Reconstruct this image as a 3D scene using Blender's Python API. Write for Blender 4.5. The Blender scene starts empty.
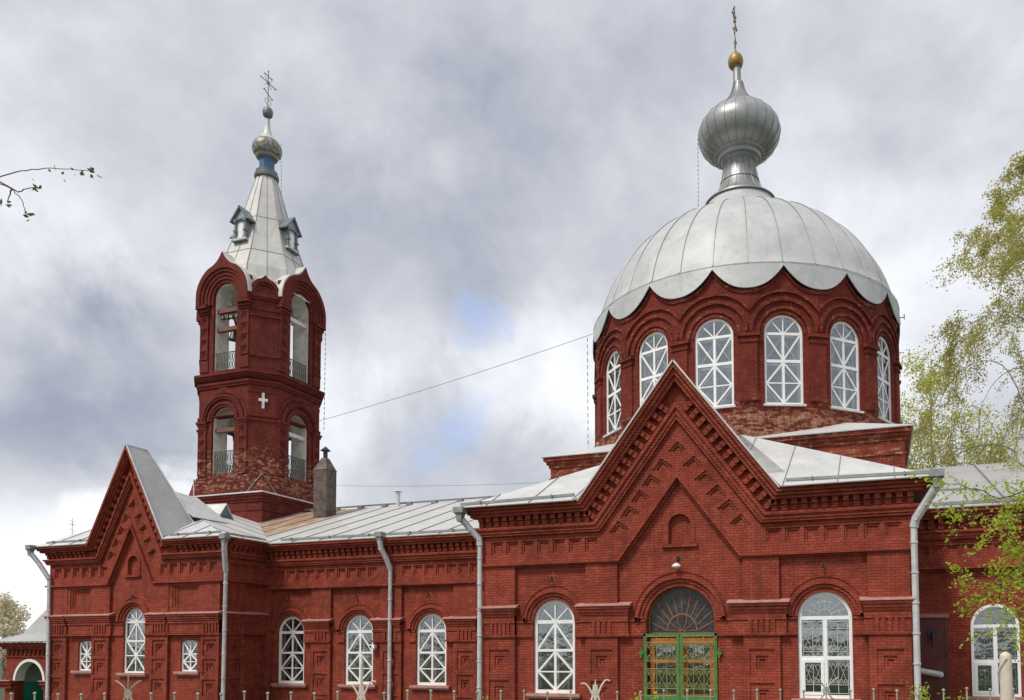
import bpy, bmesh, math, random
from math import sin, cos, pi, radians, sqrt, atan2, tan
from mathutils import Vector, Matrix
from mathutils.geometry import tessellate_polygon

S = bpy.context.scene
C = S.collection

# ------------------------------------------------------------------ camera
yaw, pitch, roll = .328, .051, -.005
F = Vector((-sin(yaw)*cos(pitch), cos(yaw)*cos(pitch), sin(pitch)))
R_ = Vector((cos(yaw), sin(yaw), 0)); U_ = R_.cross(F)
R2 = cos(roll)*R_ + sin(roll)*U_; U2 = -sin(roll)*R_ + cos(roll)*U_
cam = bpy.data.cameras.new('camera'); camo = bpy.data.objects.new('camera', cam); C.objects.link(camo)
m = Matrix((R2, U2, -F)).transposed().to_4x4(); m.translation = Vector((6.11, -24.944, 1.729))
camo.matrix_world = m
cam.sensor_width = 36; cam.lens = 792.145/1024*36
cam.shift_x = -(609.824-512)/1024; cam.shift_y = (603.684-350)/1024
cam.clip_end = 5000; cam.clip_start = .05
S.camera = camo
CAM = Vector((6.11, -24.944, 1.729))
# ------------------------------------------------------------------ light
SUNV = Vector((-.30, -.66, 1.0)).normalized()
SUN_EL = math.asin(SUNV.z); SUN_ROT = atan2(SUNV.x, SUNV.y) % (2*pi)
sl = bpy.data.lights.new('sun', 'SUN'); so = bpy.data.objects.new('sun', sl); C.objects.link(so)
sl.energy = 1.9; sl.angle = radians(13); sl.color = (1, .95, .88)
so.rotation_euler = SUNV.to_track_quat('Z', 'Y').to_euler(); so.location = (0, 0, 60)
S.view_settings.view_transform = 'Standard'; S.view_settings.look = 'None'
S.view_settings.gamma = 1; S.view_settings.exposure = 0.50; S.view_settings.use_curve_mapping = False

w = bpy.data.worlds.new('World'); S.world = w; w.use_nodes = True
def world():
    nt = w.node_tree; N = nt.nodes; L = nt.links; N.clear()
    out = N.new('ShaderNodeOutputWorld')
    sky = N.new('ShaderNodeTexSky'); sky.sky_type = 'NISHITA'; sky.sun_disc = False
    sky.sun_elevation = SUN_EL; sky.sun_rotation = SUN_ROT; sky.air_density = 1.2; sky.dust_density = 1.5
    bg = N.new('ShaderNodeBackground'); bg.inputs[1].default_value = .1; L.new(sky.outputs[0], bg.inputs[0])
    tc = N.new('ShaderNodeTexCoord'); D = tc.outputs['Generated']
    def math_(op, a, b=None, c=None, clamp=False):
        n = N.new('ShaderNodeMath'); n.operation = op; n.use_clamp = clamp
        for i, v in enumerate((a, b, c)):
            if v is None: continue
            if isinstance(v, (int, float)): n.inputs[i].default_value = v
            else: L.new(v, n.inputs[i])
        return n.outputs[0]
    def noise(scale, detail, rough, off=(0, 0, 0), sc=(1, 1, 1), dist=0.):
        mp = N.new('ShaderNodeMapping'); mp.inputs[1].default_value = off; mp.inputs[3].default_value = sc
        L.new(D, mp.inputs[0]); n = N.new('ShaderNodeTexNoise'); n.inputs['Scale'].default_value = scale
        n.inputs['Detail'].default_value = detail; n.inputs['Roughness'].default_value = rough
        n.inputs['Distortion'].default_value = dist
        L.new(mp.outputs[0], n.inputs['Vector']); return n.outputs['Fac']
    wob = noise(5, 6, .62, (3, 1, 7), dist=.4)
    def blob(d, ang, soft, wobble=.06):
        # 1 inside a cloud mass round direction d, 0 outside
        v = N.new('ShaderNodeVectorMath'); v.operation = 'DISTANCE'; v.inputs[1].default_value = d
        L.new(D, v.inputs[0])
        x = math_('MULTIPLY_ADD', math_('SUBTRACT', wob, .5), wobble*6, v.outputs['Value'])
        mr = N.new('ShaderNodeMapRange'); mr.interpolation_type = 'SMOOTHSTEP'
        mr.inputs[1].default_value = ang+soft; mr.inputs[2].default_value = max(ang-soft, 0)
        mr.inputs[3].default_value = 0; mr.inputs[4].default_value = 1; L.new(x, mr.inputs[0]); return mr.outputs[0]
    # cloud brightness
    base = noise(2.6, 9, .53, (11, 4, 2), (1, 1, 1.25), .15)
    fine = noise(9, 8, .58, (1, 9, 5), (1, 1, 1.2), .2)
    b = math_('ADD', math_('MULTIPLY', base, .70), math_('MULTIPLY', fine, .30))
    b = math_('MULTIPLY_ADD', math_('SUBTRACT', b, .5), 1.30, .605)
    sz = N.new('ShaderNodeSeparateXYZ'); L.new(D, sz.inputs[0]); lo_ = N.new('ShaderNodeMapRange'); lo_.inputs[1].default_value = .34; lo_.inputs[2].default_value = .05; lo_.inputs[3].default_value = 0; lo_.inputs[4].default_value = .17; L.new(sz.outputs[2], lo_.inputs[0]); b = math_('ADD', b, lo_.outputs[0])
    for d, a, s, amt in (((-.786, .57, .24), .11, .14, -.46), ((-.70, .66, .30), .08, .14, -.10), ((-.469, .757, .454), .10, .14, -.16),
                         ((-.30, .75, .50), .10, .2, -.10), ((-.63, .55, .55), .1, .2, -.06),
                         ((-.60, .74, .25), .07, .12, .24), ((-.359, .873, .331), .07, .10, .22),
                         ((-.79, .60, .10), .08, .08, .36), ((-.781, .605, .154), .02, .05, .25), ((-.72, .67, .13), .02, .06, .28),
                         ((-.52, .78, .34), .05, .09, .14), ((-.17, .9, .33), .12, .2, .06), ((.12, .95, .25), .15, .15, .0),
                         ((.078, .836, .543), .2, .3, .04), ((-.72, .57, .40), .10, .14, .13), ((-.40, .85, .31), .03, .08, .14)):
        b = math_('MULTIPLY_ADD', blob(d, a, s), amt, b)
    ramp = N.new('ShaderNodeValToRGB'); L.new(b, ramp.inputs[0]); r = ramp.color_ramp
    r.elements[0].position = .0; r.elements[0].color = (.13, .14, .20, 1)
    r.elements[1].position = 1.; r.elements[1].color = (.90, .90, .92, 1)
    for p, c in ((.22, (.24, .26, .34, 1)), (.42, (.37, .385, .44, 1)), (.60, (.51, .52, .555, 1)), (.8, (.70, .71, .74, 1))):
        e = r.elements.new(p); e.color = c
    cb = N.new('ShaderNodeBackground'); cb.inputs[1].default_value = .97; L.new(ramp.outputs[0], cb.inputs[0])
    # openings of blue
    blue = N.new('ShaderNodeBackground'); blue.inputs[0].default_value = (.30, .42, .68, 1); blue.inputs[1].default_value = .95
    hole = None
    for d, a, s in (((-.516, .825, .225), .0, .075), ((-.485, .842, .25), .0, .05), ((-.44, .81, .389), -.02, .05), ((-.50, .83, .20), .0, .05)):
        x = blob(d, a, s, .05); hole = x if hole is None else math_('MAXIMUM', hole, x)
    hole = math_('MULTIPLY', hole, .55, clamp=True)
    mx = N.new('ShaderNodeMixShader'); mx.inputs[0].default_value = .93
    L.new(bg.outputs[0], mx.inputs[1]); L.new(cb.outputs[0], mx.inputs[2])
    mx2 = N.new('ShaderNodeMixShader'); L.new(hole, mx2.inputs[0]); L.new(mx.outputs[0], mx2.inputs[1]); L.new(blue.outputs[0], mx2.inputs[2])
    L.new(mx2.outputs[0], out.inputs[0])
world()

# ------------------------------------------------------------------ materials
class NT:
    def __init__(s, name):
        s.m = bpy.data.materials.new(name); s.m.use_nodes = True; s.t = s.m.node_tree; s.N = s.t.nodes; s.L = s.t.links
        s.b = s.N['Principled BSDF']
    def n(s, t, **k):
        x = s.N.new(t)
        for a, v in k.items(): setattr(x, a, v)
        return x
    def set(s, sock, v):
        if isinstance(v, (int, float, tuple)): sock.default_value = v
        else: s.L.new(v, sock)
    def math(s, op, a, b=0., c=None, clamp=False):
        x = s.n('ShaderNodeMath', operation=op, use_clamp=clamp); s.set(x.inputs[0], a); s.set(x.inputs[1], b)
        if c is not None: s.set(x.inputs[2], c)
        return x.outputs[0]
    def noise(s, vec, scale, detail=5, rough=.6, dist=0.):
        x = s.n('ShaderNodeTexNoise'); x.inputs['Scale'].default_value = scale; x.inputs['Detail'].default_value = detail
        x.inputs['Roughness'].default_value = rough; x.inputs['Distortion'].default_value = dist; s.L.new(vec, x.inputs['Vector']); return x.outputs['Fac']
    def mix(s, f, a, b, mode='MIX'):
        x = s.n('ShaderNodeMix', data_type='RGBA', blend_type=mode); s.set(x.inputs[0], f); s.set(x.inputs[6], a); s.set(x.inputs[7], b); return x.outputs[2]
    def ramp(s, f, lo, hi, a=0., b=1.):
        x = s.n('ShaderNodeMapRange'); s.set(x.inputs[0], f); x.inputs[1].default_value = lo; x.inputs[2].default_value = hi
        x.inputs[3].default_value = a; x.inputs[4].default_value = b; return x.outputs[0]
    def pos(s): return s.n('ShaderNodeNewGeometry').outputs['Position']
    def bump(s, h, strength=.3, dist=.01):
        x = s.n('ShaderNodeBump'); x.inputs['Strength'].default_value = strength; x.inputs['Distance'].default_value = dist
        s.L.new(h, x.inputs['Height']); s.L.new(x.outputs[0], s.b.inputs['Normal'])
def col(c): return (*c, 1.)

def brick(name, wear=.0, zlo=-99., zhi=-98., drum=False, tint=(.325, .061, .036), bump=.8):
    t = NT(name); P = t.pos(); sep = t.n('ShaderNodeSeparateXYZ'); t.L.new(P, sep.inputs[0])
    X, Y, Z = sep.outputs
    if drum:
        u = t.math('MULTIPLY', t.math('ARCTAN2', X, t.math('SUBTRACT', Y, 13.35)), 7.15)
    else: u = t.math('ADD', X, Y)
    cv = t.n('ShaderNodeCombineXYZ'); t.L.new(u, cv.inputs[0]); t.L.new(Z, cv.inputs[1])
    bt = t.n('ShaderNodeTexBrick'); wv = t.n('ShaderNodeVectorMath', operation='ADD'); wn_ = t.n('ShaderNodeTexNoise'); wn_.inputs['Scale'].default_value = 1.1; t.L.new(P, wn_.inputs['Vector']); ws = t.n('ShaderNodeVectorMath', operation='SCALE'); t.L.new(wn_.outputs['Color'], ws.inputs[0]); ws.inputs['Scale'].default_value = .05; t.L.new(cv.outputs[0], wv.inputs[0]); t.L.new(ws.outputs[0], wv.inputs[1]); t.L.new(wv.outputs[0], bt.inputs[0]); bt.inputs['Scale'].default_value = 1
    bt.inputs['Brick Width'].default_value = .27; bt.inputs['Row Height'].default_value = .0885
    bt.inputs['Mortar Size'].default_value = .008; bt.inputs['Mortar Smooth'].default_value = .4; bt.inputs['Bias'].default_value = 0
    bt.inputs['Color1'].default_value = (.84, .84, .84, 1); bt.inputs['Color2'].default_value = (1.10, 1.10, 1.10, 1); bt.inputs['Mortar'].default_value = (.36, .36, .38, 1)
    n1 = t.noise(P, .55, 6, .6); n2 = t.noise(P, 3.5, 6, .65); n3 = t.noise(P, 22, 4, .7)
    c = t.mix(t.ramp(n1, .35, .68), col(tuple(v*.62 for v in tint)), col(tuple(v*1.12 for v in tint)))
    c = t.mix(t.ramp(n2, .45, .75), c, col((tint[0]*1.28, tint[1]*1.5, tint[2]*1.45)))
    c = t.mix(t.ramp(n3, .5, .8, 0, .45), c, col((tint[0]*.55, tint[1]*.6, tint[2]*.65)))
    c = t.mix(.85, c, bt.outputs['Color'], 'MULTIPLY')
    # vertical streaks of soot and rain
    sv = t.n('ShaderNodeVectorMath', operation='MULTIPLY'); t.L.new(P, sv.inputs[0]); sv.inputs[1].default_value = (3.2, 3.2, .28)
    st = t.noise(sv.outputs[0], 1., 5, .6)
    c = t.mix(t.ramp(st, .50, .74, 0, .62), c, col((tint[0]*.42, tint[1]*.55, tint[2]*.7)))
    bl = t.noise(P, .9, 7, .72, .8)
    c = t.mix(t.ramp(bl, .60, .74, 0, .30), c, col((tint[0]*1.15, tint[0]*.42, tint[0]*.34)))
    # small chips showing pale brick
    ch = t.noise(P, 9, 8, .75)
    c = t.mix(t.ramp(ch, .70, .76, 0, .55), c, col((.42, .21, .13)))
    if wear:
        rng = t.math('MULTIPLY', t.ramp(Z, zlo-.5, zlo+.4), t.ramp(Z, zhi-.7, zhi+.5, 1, 0))
        wn = t.noise(P, 4.2, 9, .82); b2 = t.n('ShaderNodeTexBrick'); t.L.new(wv.outputs[0], b2.inputs[0]); b2.inputs['Scale'].default_value = 1; b2.inputs['Brick Width'].default_value = .27; b2.inputs['Row Height'].default_value = .0885; b2.inputs['Mortar Size'].default_value = .0; b2.inputs['Color1'].default_value = (0, 0, 0, 1); b2.inputs['Color2'].default_value = (1, 1, 1, 1)
        rv = t.math('MULTIPLY', t.math('SUBTRACT', b2.outputs['Color'], .5), .16)
        wm = t.ramp(t.math('ADD', rv, t.math('MULTIPLY_ADD', rng, wear*.16, wn)), .60, .66)
        wm = t.math('MULTIPLY', wm, rng)
        wc = t.mix(t.ramp(t.noise(P, 7, 5, .7), .35, .65), col((.27, .075, .035)), col((.38, .25, .17)))
        wc = t.mix(.6, wc, bt.outputs['Color'], 'MULTIPLY')
        c = t.mix(wm, c, wc)
    t.L.new(c, t.b.inputs['Base Color']); t.b.inputs['Roughness'].default_value = .78; t.b.inputs['Specular IOR Level'].default_value = .18
    h = t.math('MULTIPLY_ADD', n3, .35, t.math('SUBTRACT', 1, bt.outputs['Fac']))
    t.bump(h, bump, .012); return t.m

def roofmetal(name, a, b, rough=.42, metal=.25, rust=0.):
    t = NT(name); P = t.pos(); n1 = t.noise(P, .8, 6, .65); n2 = t.noise(P, 6, 5, .7)
    c = t.mix(t.ramp(n1, .3, .7), col(a), col(b)); c = t.mix(t.ramp(n2, .62, .78, 0, .35), c, col(tuple(v*.55 for v in a)))
    c = t.mix(t.ramp(t.noise(P, 17, 4, .8), .70, .74, 0, .6), c, col((.22, .15, .10)))
    if rust:
        sp = t.n('ShaderNodeSeparateXYZ'); t.L.new(P, sp.inputs[0])
        r = t.math('MULTIPLY', t.ramp(sp.outputs[0], -27, -26), t.ramp(sp.outputs[0], -22.6, -20.8, 1, 0))
        r = t.math('MULTIPLY', r, t.ramp(t.noise(P, 1.6, 5, .7), .30, .52)); c = t.mix(t.math('MULTIPLY', r, rust), c, col((.36, .19, .075)))
    t.L.new(c, t.b.inputs['Base Color']); t.b.inputs['Metallic'].default_value = metal; t.b.inputs['Roughness'].default_value = rough
    sv = t.n('ShaderNodeVectorMath', operation='MULTIPLY'); t.L.new(P, sv.inputs[0]); sv.inputs[1].default_value = (2.2, 2.2, .5)
    c = t.mix(t.ramp(t.noise(sv.outputs[0], 1., 6, .7), .52, .78, 0, .42), c, col(tuple(v*.52 for v in a))); t.L.new(c, t.b.inputs['Base Color'])
    t.bump(t.math('ADD', t.noise(P, 1.5, 2, .5), t.math('MULTIPLY', t.noise(P, 5, 2, .5), .4)), .5, .05); return t.m

def plain(name, c, rough=.6, metal=0., var=.25, scale=5, bumps=.15):
    t = NT(name); P = t.pos(); n = t.noise(P, scale, 6, .65)
    cc = t.mix(t.ramp(n, .3, .72), col(tuple(v*(1-var) for v in c)), col(tuple(min(1, v*(1+var*.5)) for v in c)))
    t.L.new(cc, t.b.inputs['Base Color']); t.b.inputs['Roughness'].default_value = rough; t.b.inputs['Metallic'].default_value = metal
    if bumps: t.bump(t.noise(P, scale*5, 4, .6), bumps, .006)
    return t.m

def mk_glass():
    t = NT('window_glass'); N, L = t.N, t.L
    tr = t.n('ShaderNodeBsdfTransparent'); tr.inputs[0].default_value = (.80, .82, .80, 1)
    gl = t.n('ShaderNodeBsdfGlossy'); gl.inputs['Roughness'].default_value = .04; gl.inputs[0].default_value = (.9, .95, 1, 1)
    P = t.pos(); bp = t.n('ShaderNodeBump'); bp.inputs['Strength'].default_value = .25; bp.inputs['Distance'].default_value = .05
    L.new(t.noise(P, 2.2, 3, .5), bp.inputs['Height']); L.new(bp.outputs[0], gl.inputs['Normal'])
    mx = t.n('ShaderNodeMixShader'); mx.inputs[0].default_value = .19; L.new(tr.outputs[0], mx.inputs[1]); L.new(gl.outputs[0], mx.inputs[2])
    L.new(mx.outputs[0], N['Material Output'].inputs[0]); return t.m
def mk_curtain(name, dark, light, scale, lo, hi):
    t = NT(name); P = t.pos(); sv = t.n('ShaderNodeVectorMath', operation='MULTIPLY'); t.L.new(P, sv.inputs[0]); sv.inputs[1].default_value = (scale, scale, .5)
    a = t.noise(sv.outputs[0], 1., 4, .6, .6)
    c = t.mix(t.ramp(a, lo, hi), col(dark), col(light)); c = t.mix(t.ramp(t.noise(P, .7, 3, .6), .42, .6, 0, .55), c, col(tuple(v*1.4 for v in dark))); c = t.mix(t.ramp(t.noise(P, 3.5, 5, .7), .45, .6, 0, .8), c, col(tuple(v*.5 for v in dark)))  # dark blotches painted in place of branches reflected in the panes
    t.L.new(c, t.b.inputs['Base Color']); t.b.inputs['Roughness'].default_value = .9; return t.m

def mottle():
    t = NT('mossy_zinc'); P = t.pos(); sp_ = t.n('ShaderNodeSeparateXYZ'); t.L.new(P, sp_.inputs[0])
    c = t.mix(t.ramp(t.noise(P, 4.5, 6, .75), .44, .56), col((.34, .34, .33)), col((.17, .14, .065))); c = t.mix(t.ramp(t.noise(P, 9, 4, .7), .5, .62, 0, .8), c, col((.10, .11, .09)))
    t.L.new(c, t.b.inputs['Base Color']); t.b.inputs['Metallic'].default_value = .25; t.b.inputs['Roughness'].default_value = .5; t.bump(t.noise(P, 8, 4, .6), .3, .02); return t.m
M = dict(
 hop=plain('hopper_metal', (.34, .34, .34), .45, .3, .4, 5, 0),
 gut=plain('gutter_metal', (.30, .30, .29), .5, .2, .3, 3, 0),
 railp=plain('railing_paint', (.12, .13, .11), .6, .2, .7, 6, 0),
 brick=brick('red_painted_brick'),
 tower=brick('tower_brick', .55, 10.4, 13.0, tint=(.18, .030, .021)),
 drum=brick('drum_brick', .85, 9.6, 11.45, True, tint=(.205, .034, .021)),
 drumtop=brick('drum_arch_brick', .12, 13.8, 17, True, tint=(.20, .032, .020)),
 crossing=brick('crossing_brick', .35, 7, 10.5, tint=(.27, .052, .027)),
 ledge=plain('ledge_sheet_metal', (.50, .26, .22), .55, 0, .3, 4),
 whiteledge=plain('white_ledge_metal', (.72, .68, .66), .5, 0, .3, 3),
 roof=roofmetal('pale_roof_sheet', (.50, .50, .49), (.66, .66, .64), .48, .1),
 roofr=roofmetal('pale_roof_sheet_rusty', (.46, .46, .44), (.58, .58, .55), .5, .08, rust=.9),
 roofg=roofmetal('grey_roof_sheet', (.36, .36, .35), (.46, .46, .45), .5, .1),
 dome=roofmetal('dome_sheet', (.41, .42, .42), (.55, .56, .55), .55, .12),
 spire=roofmetal('spire_sheet', (.50, .49, .46), (.64, .63, .59), .5, .08),
 onion=roofmetal('onion_zinc', (.25, .26, .26), (.40, .41, .41), .42, .45),
 seam=plain('seam_metal', (.26, .26, .25), .5, .4, .2, 3, 0),
 pipe=plain('galvanised_pipe', (.66, .66, .66), .42, .2, .28, 3),
 gold=plain('gilded_metal', (.36, .25, .08), .48, .5, .4, 9),
 oldgold=mottle(),
 verd=plain('verdigris', (.20, .23, .22), .5, .3, .5, 8),
 blue=plain('blue_paint', (.045, .13, .30), .5, 0, .3, 5),
 bluegrey=plain('blue_grey_paint', (.16, .20, .23), .5, .1, .35, 9),
 iron=plain('cross_iron', (.33, .27, .23), .5, .5, .4, 9, 0),
 darkiron=plain('dark_iron', (.05, .045, .045), .6, .3, .3, 9, 0),
 white=plain('white_window_paint', (.90, .90, .88), .5, 0, .12, 6),
 pvc=plain('white_plastic', (.92, .92, .92), .3, 0, .05, 2, 0),
 plaster=plain('cream_plaster', (.80, .78, .71), .85, 0, .35, 2.0),
 wood=plain('weathered_beam', (.42, .34, .28), .8, 0, .3, 3),
 redwood=plain('red_beam', (.22, .09, .07), .8, 0, .3, 3),
 green=plain('green_gate_paint', (.075, .21, .05), .5, 0, .4, 9),
 grille=plain('gate_grille_paint', (.33, .36, .11), .5, 0, .6, 14, 0),
 wgrille=plain('white_grille_paint', (.62, .64, .60), .5, 0, .2, 14, 0),
 orange=plain('varnished_door_wood', (.52, .17, .03), .45, 0, .5, 4),
 fan=plain('brown_fanlight_wood', (.26, .12, .06), .5, 0, .3, 6),
 rust=plain('rusted_sheet', (.13, .095, .08), .55, .3, .75, 2.6),
 bell=plain('bell_bronze', (.06, .055, .045), .4, .7, .3, 9, 0),
 porchgreen=plain('green_porch_paint', (.02, .30, .17), .6, 0, .15, 3),
 porchpale=plain('pale_green_plaster', (.35, .52, .40), .8, 0, .15, 3),
 fence=plain('fence_paint', (.40, .40, .30), .5, 0, .45, 14),
 fencecream=plain('fence_cream_paint', (.66, .58, .48), .5, 0, .15, 14),
 bark=plain('birch_bark', (.30, .26, .22), .85, 0, .5, 6),
 twig=plain('twig_bark', (.13, .075, .055), .8, 0, .3, 6, 0),
 curtain=mk_curtain('curtain_dark', (.06, .065, .055), (.66, .66, .62), 5.5, .46, .58),  # pale cloth bands, dark bands painted for the unlit room
 curtainl=mk_curtain('curtain_light', (.12, .12, .11), (.66, .65, .62), 3.2, .36, .58),
 curtaind=mk_curtain('room_dark', (.02, .03, .025), (.30, .31, .28), 6, .52, .70),  # dark sheet colour standing in for the unlit interior
)
M['glass'] = mk_glass()
M['fanglass'] = plain('dark_fanlight_glass', (.05, .05, .055), .25, 0, .9, 7, .3)

def leafmat(name, c, c2, trans=.35):
    t = NT(name); P = t.pos(); n = t.noise(P, 2.0, 3, .6); oi = t.noise(P, 25, 2, .5)
    cc = t.mix(t.ramp(n, .35, .65), col(c), col(c2)); cc = t.mix(t.ramp(oi, .4, .65, 0, .5), cc, col(tuple(v*.55 for v in c)))
    t.L.new(cc, t.b.inputs['Base Color']); t.b.inputs['Roughness'].default_value = .5
    tl = t.n('ShaderNodeBsdfTranslucent'); t.L.new(cc, tl.inputs[0]); mx = t.n('ShaderNodeMixShader'); mx.inputs[0].default_value = trans
    t.L.new(t.b.outputs[0], mx.inputs[1]); t.L.new(tl.outputs[0], mx.inputs[2]); t.L.new(mx.outputs[0], t.N['Material Output'].inputs[0]); return t.m
M['leaf'] = leafmat('birch_leaf', (.48, .47, .10), (.62, .57, .18), .66)
M['leafy'] = leafmat('yellow_green_leaf', (.56, .58, .09), (.72, .70, .16), .72)
M['leafnear'] = leafmat('fresh_leaf', (.44, .60, .03), (.64, .74, .08), .6)
M['leafdark'] = leafmat('dark_green_leaf', (.06, .17, .03), (.12, .24, .05))
M['blossom'] = leafmat('blossom', (.80, .74, .50), (.88, .84, .68), .5)

# ------------------------------------------------------------------ mesh builder
def frameS(y0):           # south-facing wall: u = world X, d = towards the viewer
    return lambda u, v, d=0.: (u, y0-d, v)
def frameE(x0):           # east-facing wall: u = world Y
    return lambda u, v, d=0.: (x0+d, u, v)
def frameA(cx, cy, ang, h):
    N = (sin(ang), -cos(ang)); U = (cos(ang), sin(ang))
    return lambda u, v, d=0.: (cx+U[0]*u+N[0]*(h+d), cy+U[1]*u+N[1]*(h+d), v)

class MB:
    def __init__(s): s.v = []; s.f = []
    def add(s, vs, fs):
        o = len(s.v); s.v += [tuple(p) for p in vs]; s.f += [tuple(o+i for i in f) for f in fs]; return s
    def box(s, x0, x1, y0, y1, z0, z1):
        return s.add([(x, y, z) for z in (z0, z1) for y in (y0, y1) for x in (x0, x1)],
                     [(0, 2, 3, 1), (4, 5, 7, 6), (0, 1, 5, 4), (2, 6, 7, 3), (0, 4, 6, 2), (1, 3, 7, 5)])
    def prism(s, fr, loops, d0, d1):
        """loops[0] outline, others holes; 2-D (u, v) points in frame fr, between depths d0 < d1"""
        loops = [list(l) for l in loops]
        flat = [p for l in loops for p in l]; n = len(flat)
        if len(loops) == 1 and len(flat) == 4: tris = [(0, 1, 2, 3)]
        else: tris = tessellate_polygon([[Vector((p[0], p[1], 0)) for p in l] for l in loops])
        vs = [fr(p[0], p[1], d1) for p in flat] + [fr(p[0], p[1], d0) for p in flat]
        fs = [tuple(t) for t in tris] + [tuple(i+n for i in reversed(t)) for t in tris]
        k = 0
        for l in loops:
            for i in range(len(l)):
                a, b = k+i, k+(i+1) % len(l); fs.append((a, b, b+n, a+n))
            k += len(l)
        return s.add(vs, fs)
    def ribbon(s, fr, o, i, d0, d1):
        """band between two open outlines with matching points"""
        n = len(o); vs = [fr(*p, d) for l in (o, i) for d in (d1, d0) for p in l]; fs = []
        for k in range(n-1): fs += [(k, k+1, 2*n+k+1, 2*n+k), (n+k, n+k+1, 3*n+k+1, 3*n+k), (k, k+1, n+k+1, n+k), (2*n+k, 2*n+k+1, 3*n+k+1, 3*n+k)]
        fs += [(0, n, 3*n, 2*n), (n-1, 2*n-1, 4*n-1, 3*n-1)]
        return s.add(vs, fs)
    def rect(s, fr, u0, u1, v0, v1, d0, d1): return s.prism(fr, [[(u0, v0), (u1, v0), (u1, v1), (u0, v1)]], d0, d1)
    def bar(s, fr, p, q, wd, d0, d1, ext=0.):
        dx, dy = q[0]-p[0], q[1]-p[1]; l = math.hypot(dx, dy) or 1; dx /= l; dy /= l; nx, ny = -dy*wd/2, dx*wd/2
        p = (p[0]-dx*ext, p[1]-dy*ext); q = (q[0]+dx*ext, q[1]+dy*ext)
        return s.prism(fr, [[(p[0]-nx, p[1]-ny), (q[0]-nx, q[1]-ny), (q[0]+nx, q[1]+ny), (p[0]+nx, p[1]+ny)]], d0, d1)
    def tube(s, pts, r, n=8, r2=None, cap=True):
        pts = [Vector(p) for p in pts]; k = len(pts); o = len(s.v); prev = None
        for i, p in enumerate(pts):
            t = (pts[min(i+1, k-1)]-pts[max(i-1, 0)]).normalized()
            if prev is None: a = t.orthogonal().normalized()
            else:
                a = prev - t*prev.dot(t); a = a.normalized() if a.length > 1e-6 else t.orthogonal().normalized()
            prev = a; b = t.cross(a)
            rr = r if r2 is None else r+(r2-r)*i/(k-1)
            for j in range(n): q = p+(a*cos(2*pi*j/n)+b*sin(2*pi*j/n))*rr; s.v.append(tuple(q))
        for i in range(k-1):
            for j in range(n): s.f.append((o+i*n+j, o+i*n+(j+1) % n, o+(i+1)*n+(j+1) % n, o+(i+1)*n+j))
        if cap: s.f.append(tuple(o+j for j in range(n))); s.f.append(tuple(o+(k-1)*n+j for j in reversed(range(n))))
        return s
    def lathe(s, prof, cx, cy, n=32, rot=0., rib=0.):
        o = len(s.v); k = len(prof)
        for r, z in prof:
            for j in range(n):
                a = rot+2*pi*j/n; rr = r*(1-(rib if j % 2 else 0)); s.v.append((cx+rr*cos(a), cy+rr*sin(a), z))
        for i in range(k-1):
            for j in range(n): s.f.append((o+i*n+j, o+i*n+(j+1) % n, o+(i+1)*n+(j+1) % n, o+(i+1)*n+j))
        s.f.append(tuple(o+j for j in reversed(range(n)))); s.f.append(tuple(o+(k-1)*n+j for j in range(n)))
        return s
    def ball(s, c, r, n=10):
        pr = [(max(r*sin(pi*i/n), 1e-4), c[2]-r*cos(pi*i/n)) for i in range(n+1)]; return s.lathe(pr, c[0], c[1], max(8, n))
    def build(s, name, mat, parent=None, smooth=False, fix=True):
        me = bpy.data.meshes.new(name); me.from_pydata(s.v, [], s.f); me.validate()
        if fix:
            bm = bmesh.new(); bm.from_mesh(me); bmesh.ops.recalc_face_normals(bm, faces=bm.faces)
            bm.to_mesh(me); bm.free()
        if smooth:
            for p in me.polygons: p.use_smooth = True
            if smooth == 'auto':
                try: me.set_sharp_from_angle(angle=radians(35))
                except Exception: pass
        me.materials.append(mat); o = bpy.data.objects.new(name, me); C.objects.link(o)
        if parent: o.parent = parent
        return o

def thing(name, label, cat, group=None):
    o = bpy.data.objects.new(name, None); C.objects.link(o); return tag(o, label, cat, group)
def tag(o, label, cat, group=None):
    o['label'] = label; o['category'] = cat
    if group: o['group'] = group
    return o
def structure(o): o['kind'] = 'structure'; return o

# 2-D outlines
def arch(cx, hw, z0, zs, n=16, rise=1.):
    return [(cx-hw, z0), (cx+hw, z0)] + [(cx+hw*cos(pi*i/n), zs+hw*rise*sin(pi*i/n)) for i in range(n+1)]
def archband(cx, r0, r1, zs, leg, n=20):
    o = [(cx+r1*cos(pi*i/n), zs+r1*sin(pi*i/n)) for i in range(n+1)]; i_ = [(cx+r0*cos(pi*i/n), zs+r0*sin(pi*i/n)) for i in range(n, -1, -1)]
    return [(cx+r1, leg)] + o + [(cx-r1, leg), (cx-r0, leg)] + i_ + [(cx+r0, leg)]
def ogee(cx, r, zs, tip, n=14, leg=None):
    """kokoshnik outline: round shoulders drawn up to a point"""
    pts = [(cx+r, leg)] if leg is not None else []
    a1 = radians(58)
    for i in range(n+1):
        a = a1*i/n; pts.append((cx+r*cos(a), zs+r*sin(a)))
    x0, z0 = r*cos(a1), r*sin(a1)
    for i in range(1, n):
        t = i/n; x = x0*(1-t)
        z = z0 + (tip-zs-z0)*(.45*t+.55*t**3.2); pts.append((cx+x, zs+z))
    L = pts[:]
    return L + [(cx, tip)] + [(2*cx-p[0], p[1]) for p in reversed(L)]
def sq(cx, cz, w_, h_=None, ang=0.):
    h_ = h_ or w_; c, s_ = cos(ang), sin(ang)
    return [(cx+c*a*w_/2-s_*b*h_/2, cz+s_*a*w_/2+c*b*h_/2) for a, b in ((-1, -1), (1, -1), (1, 1), (-1, 1))]

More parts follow.
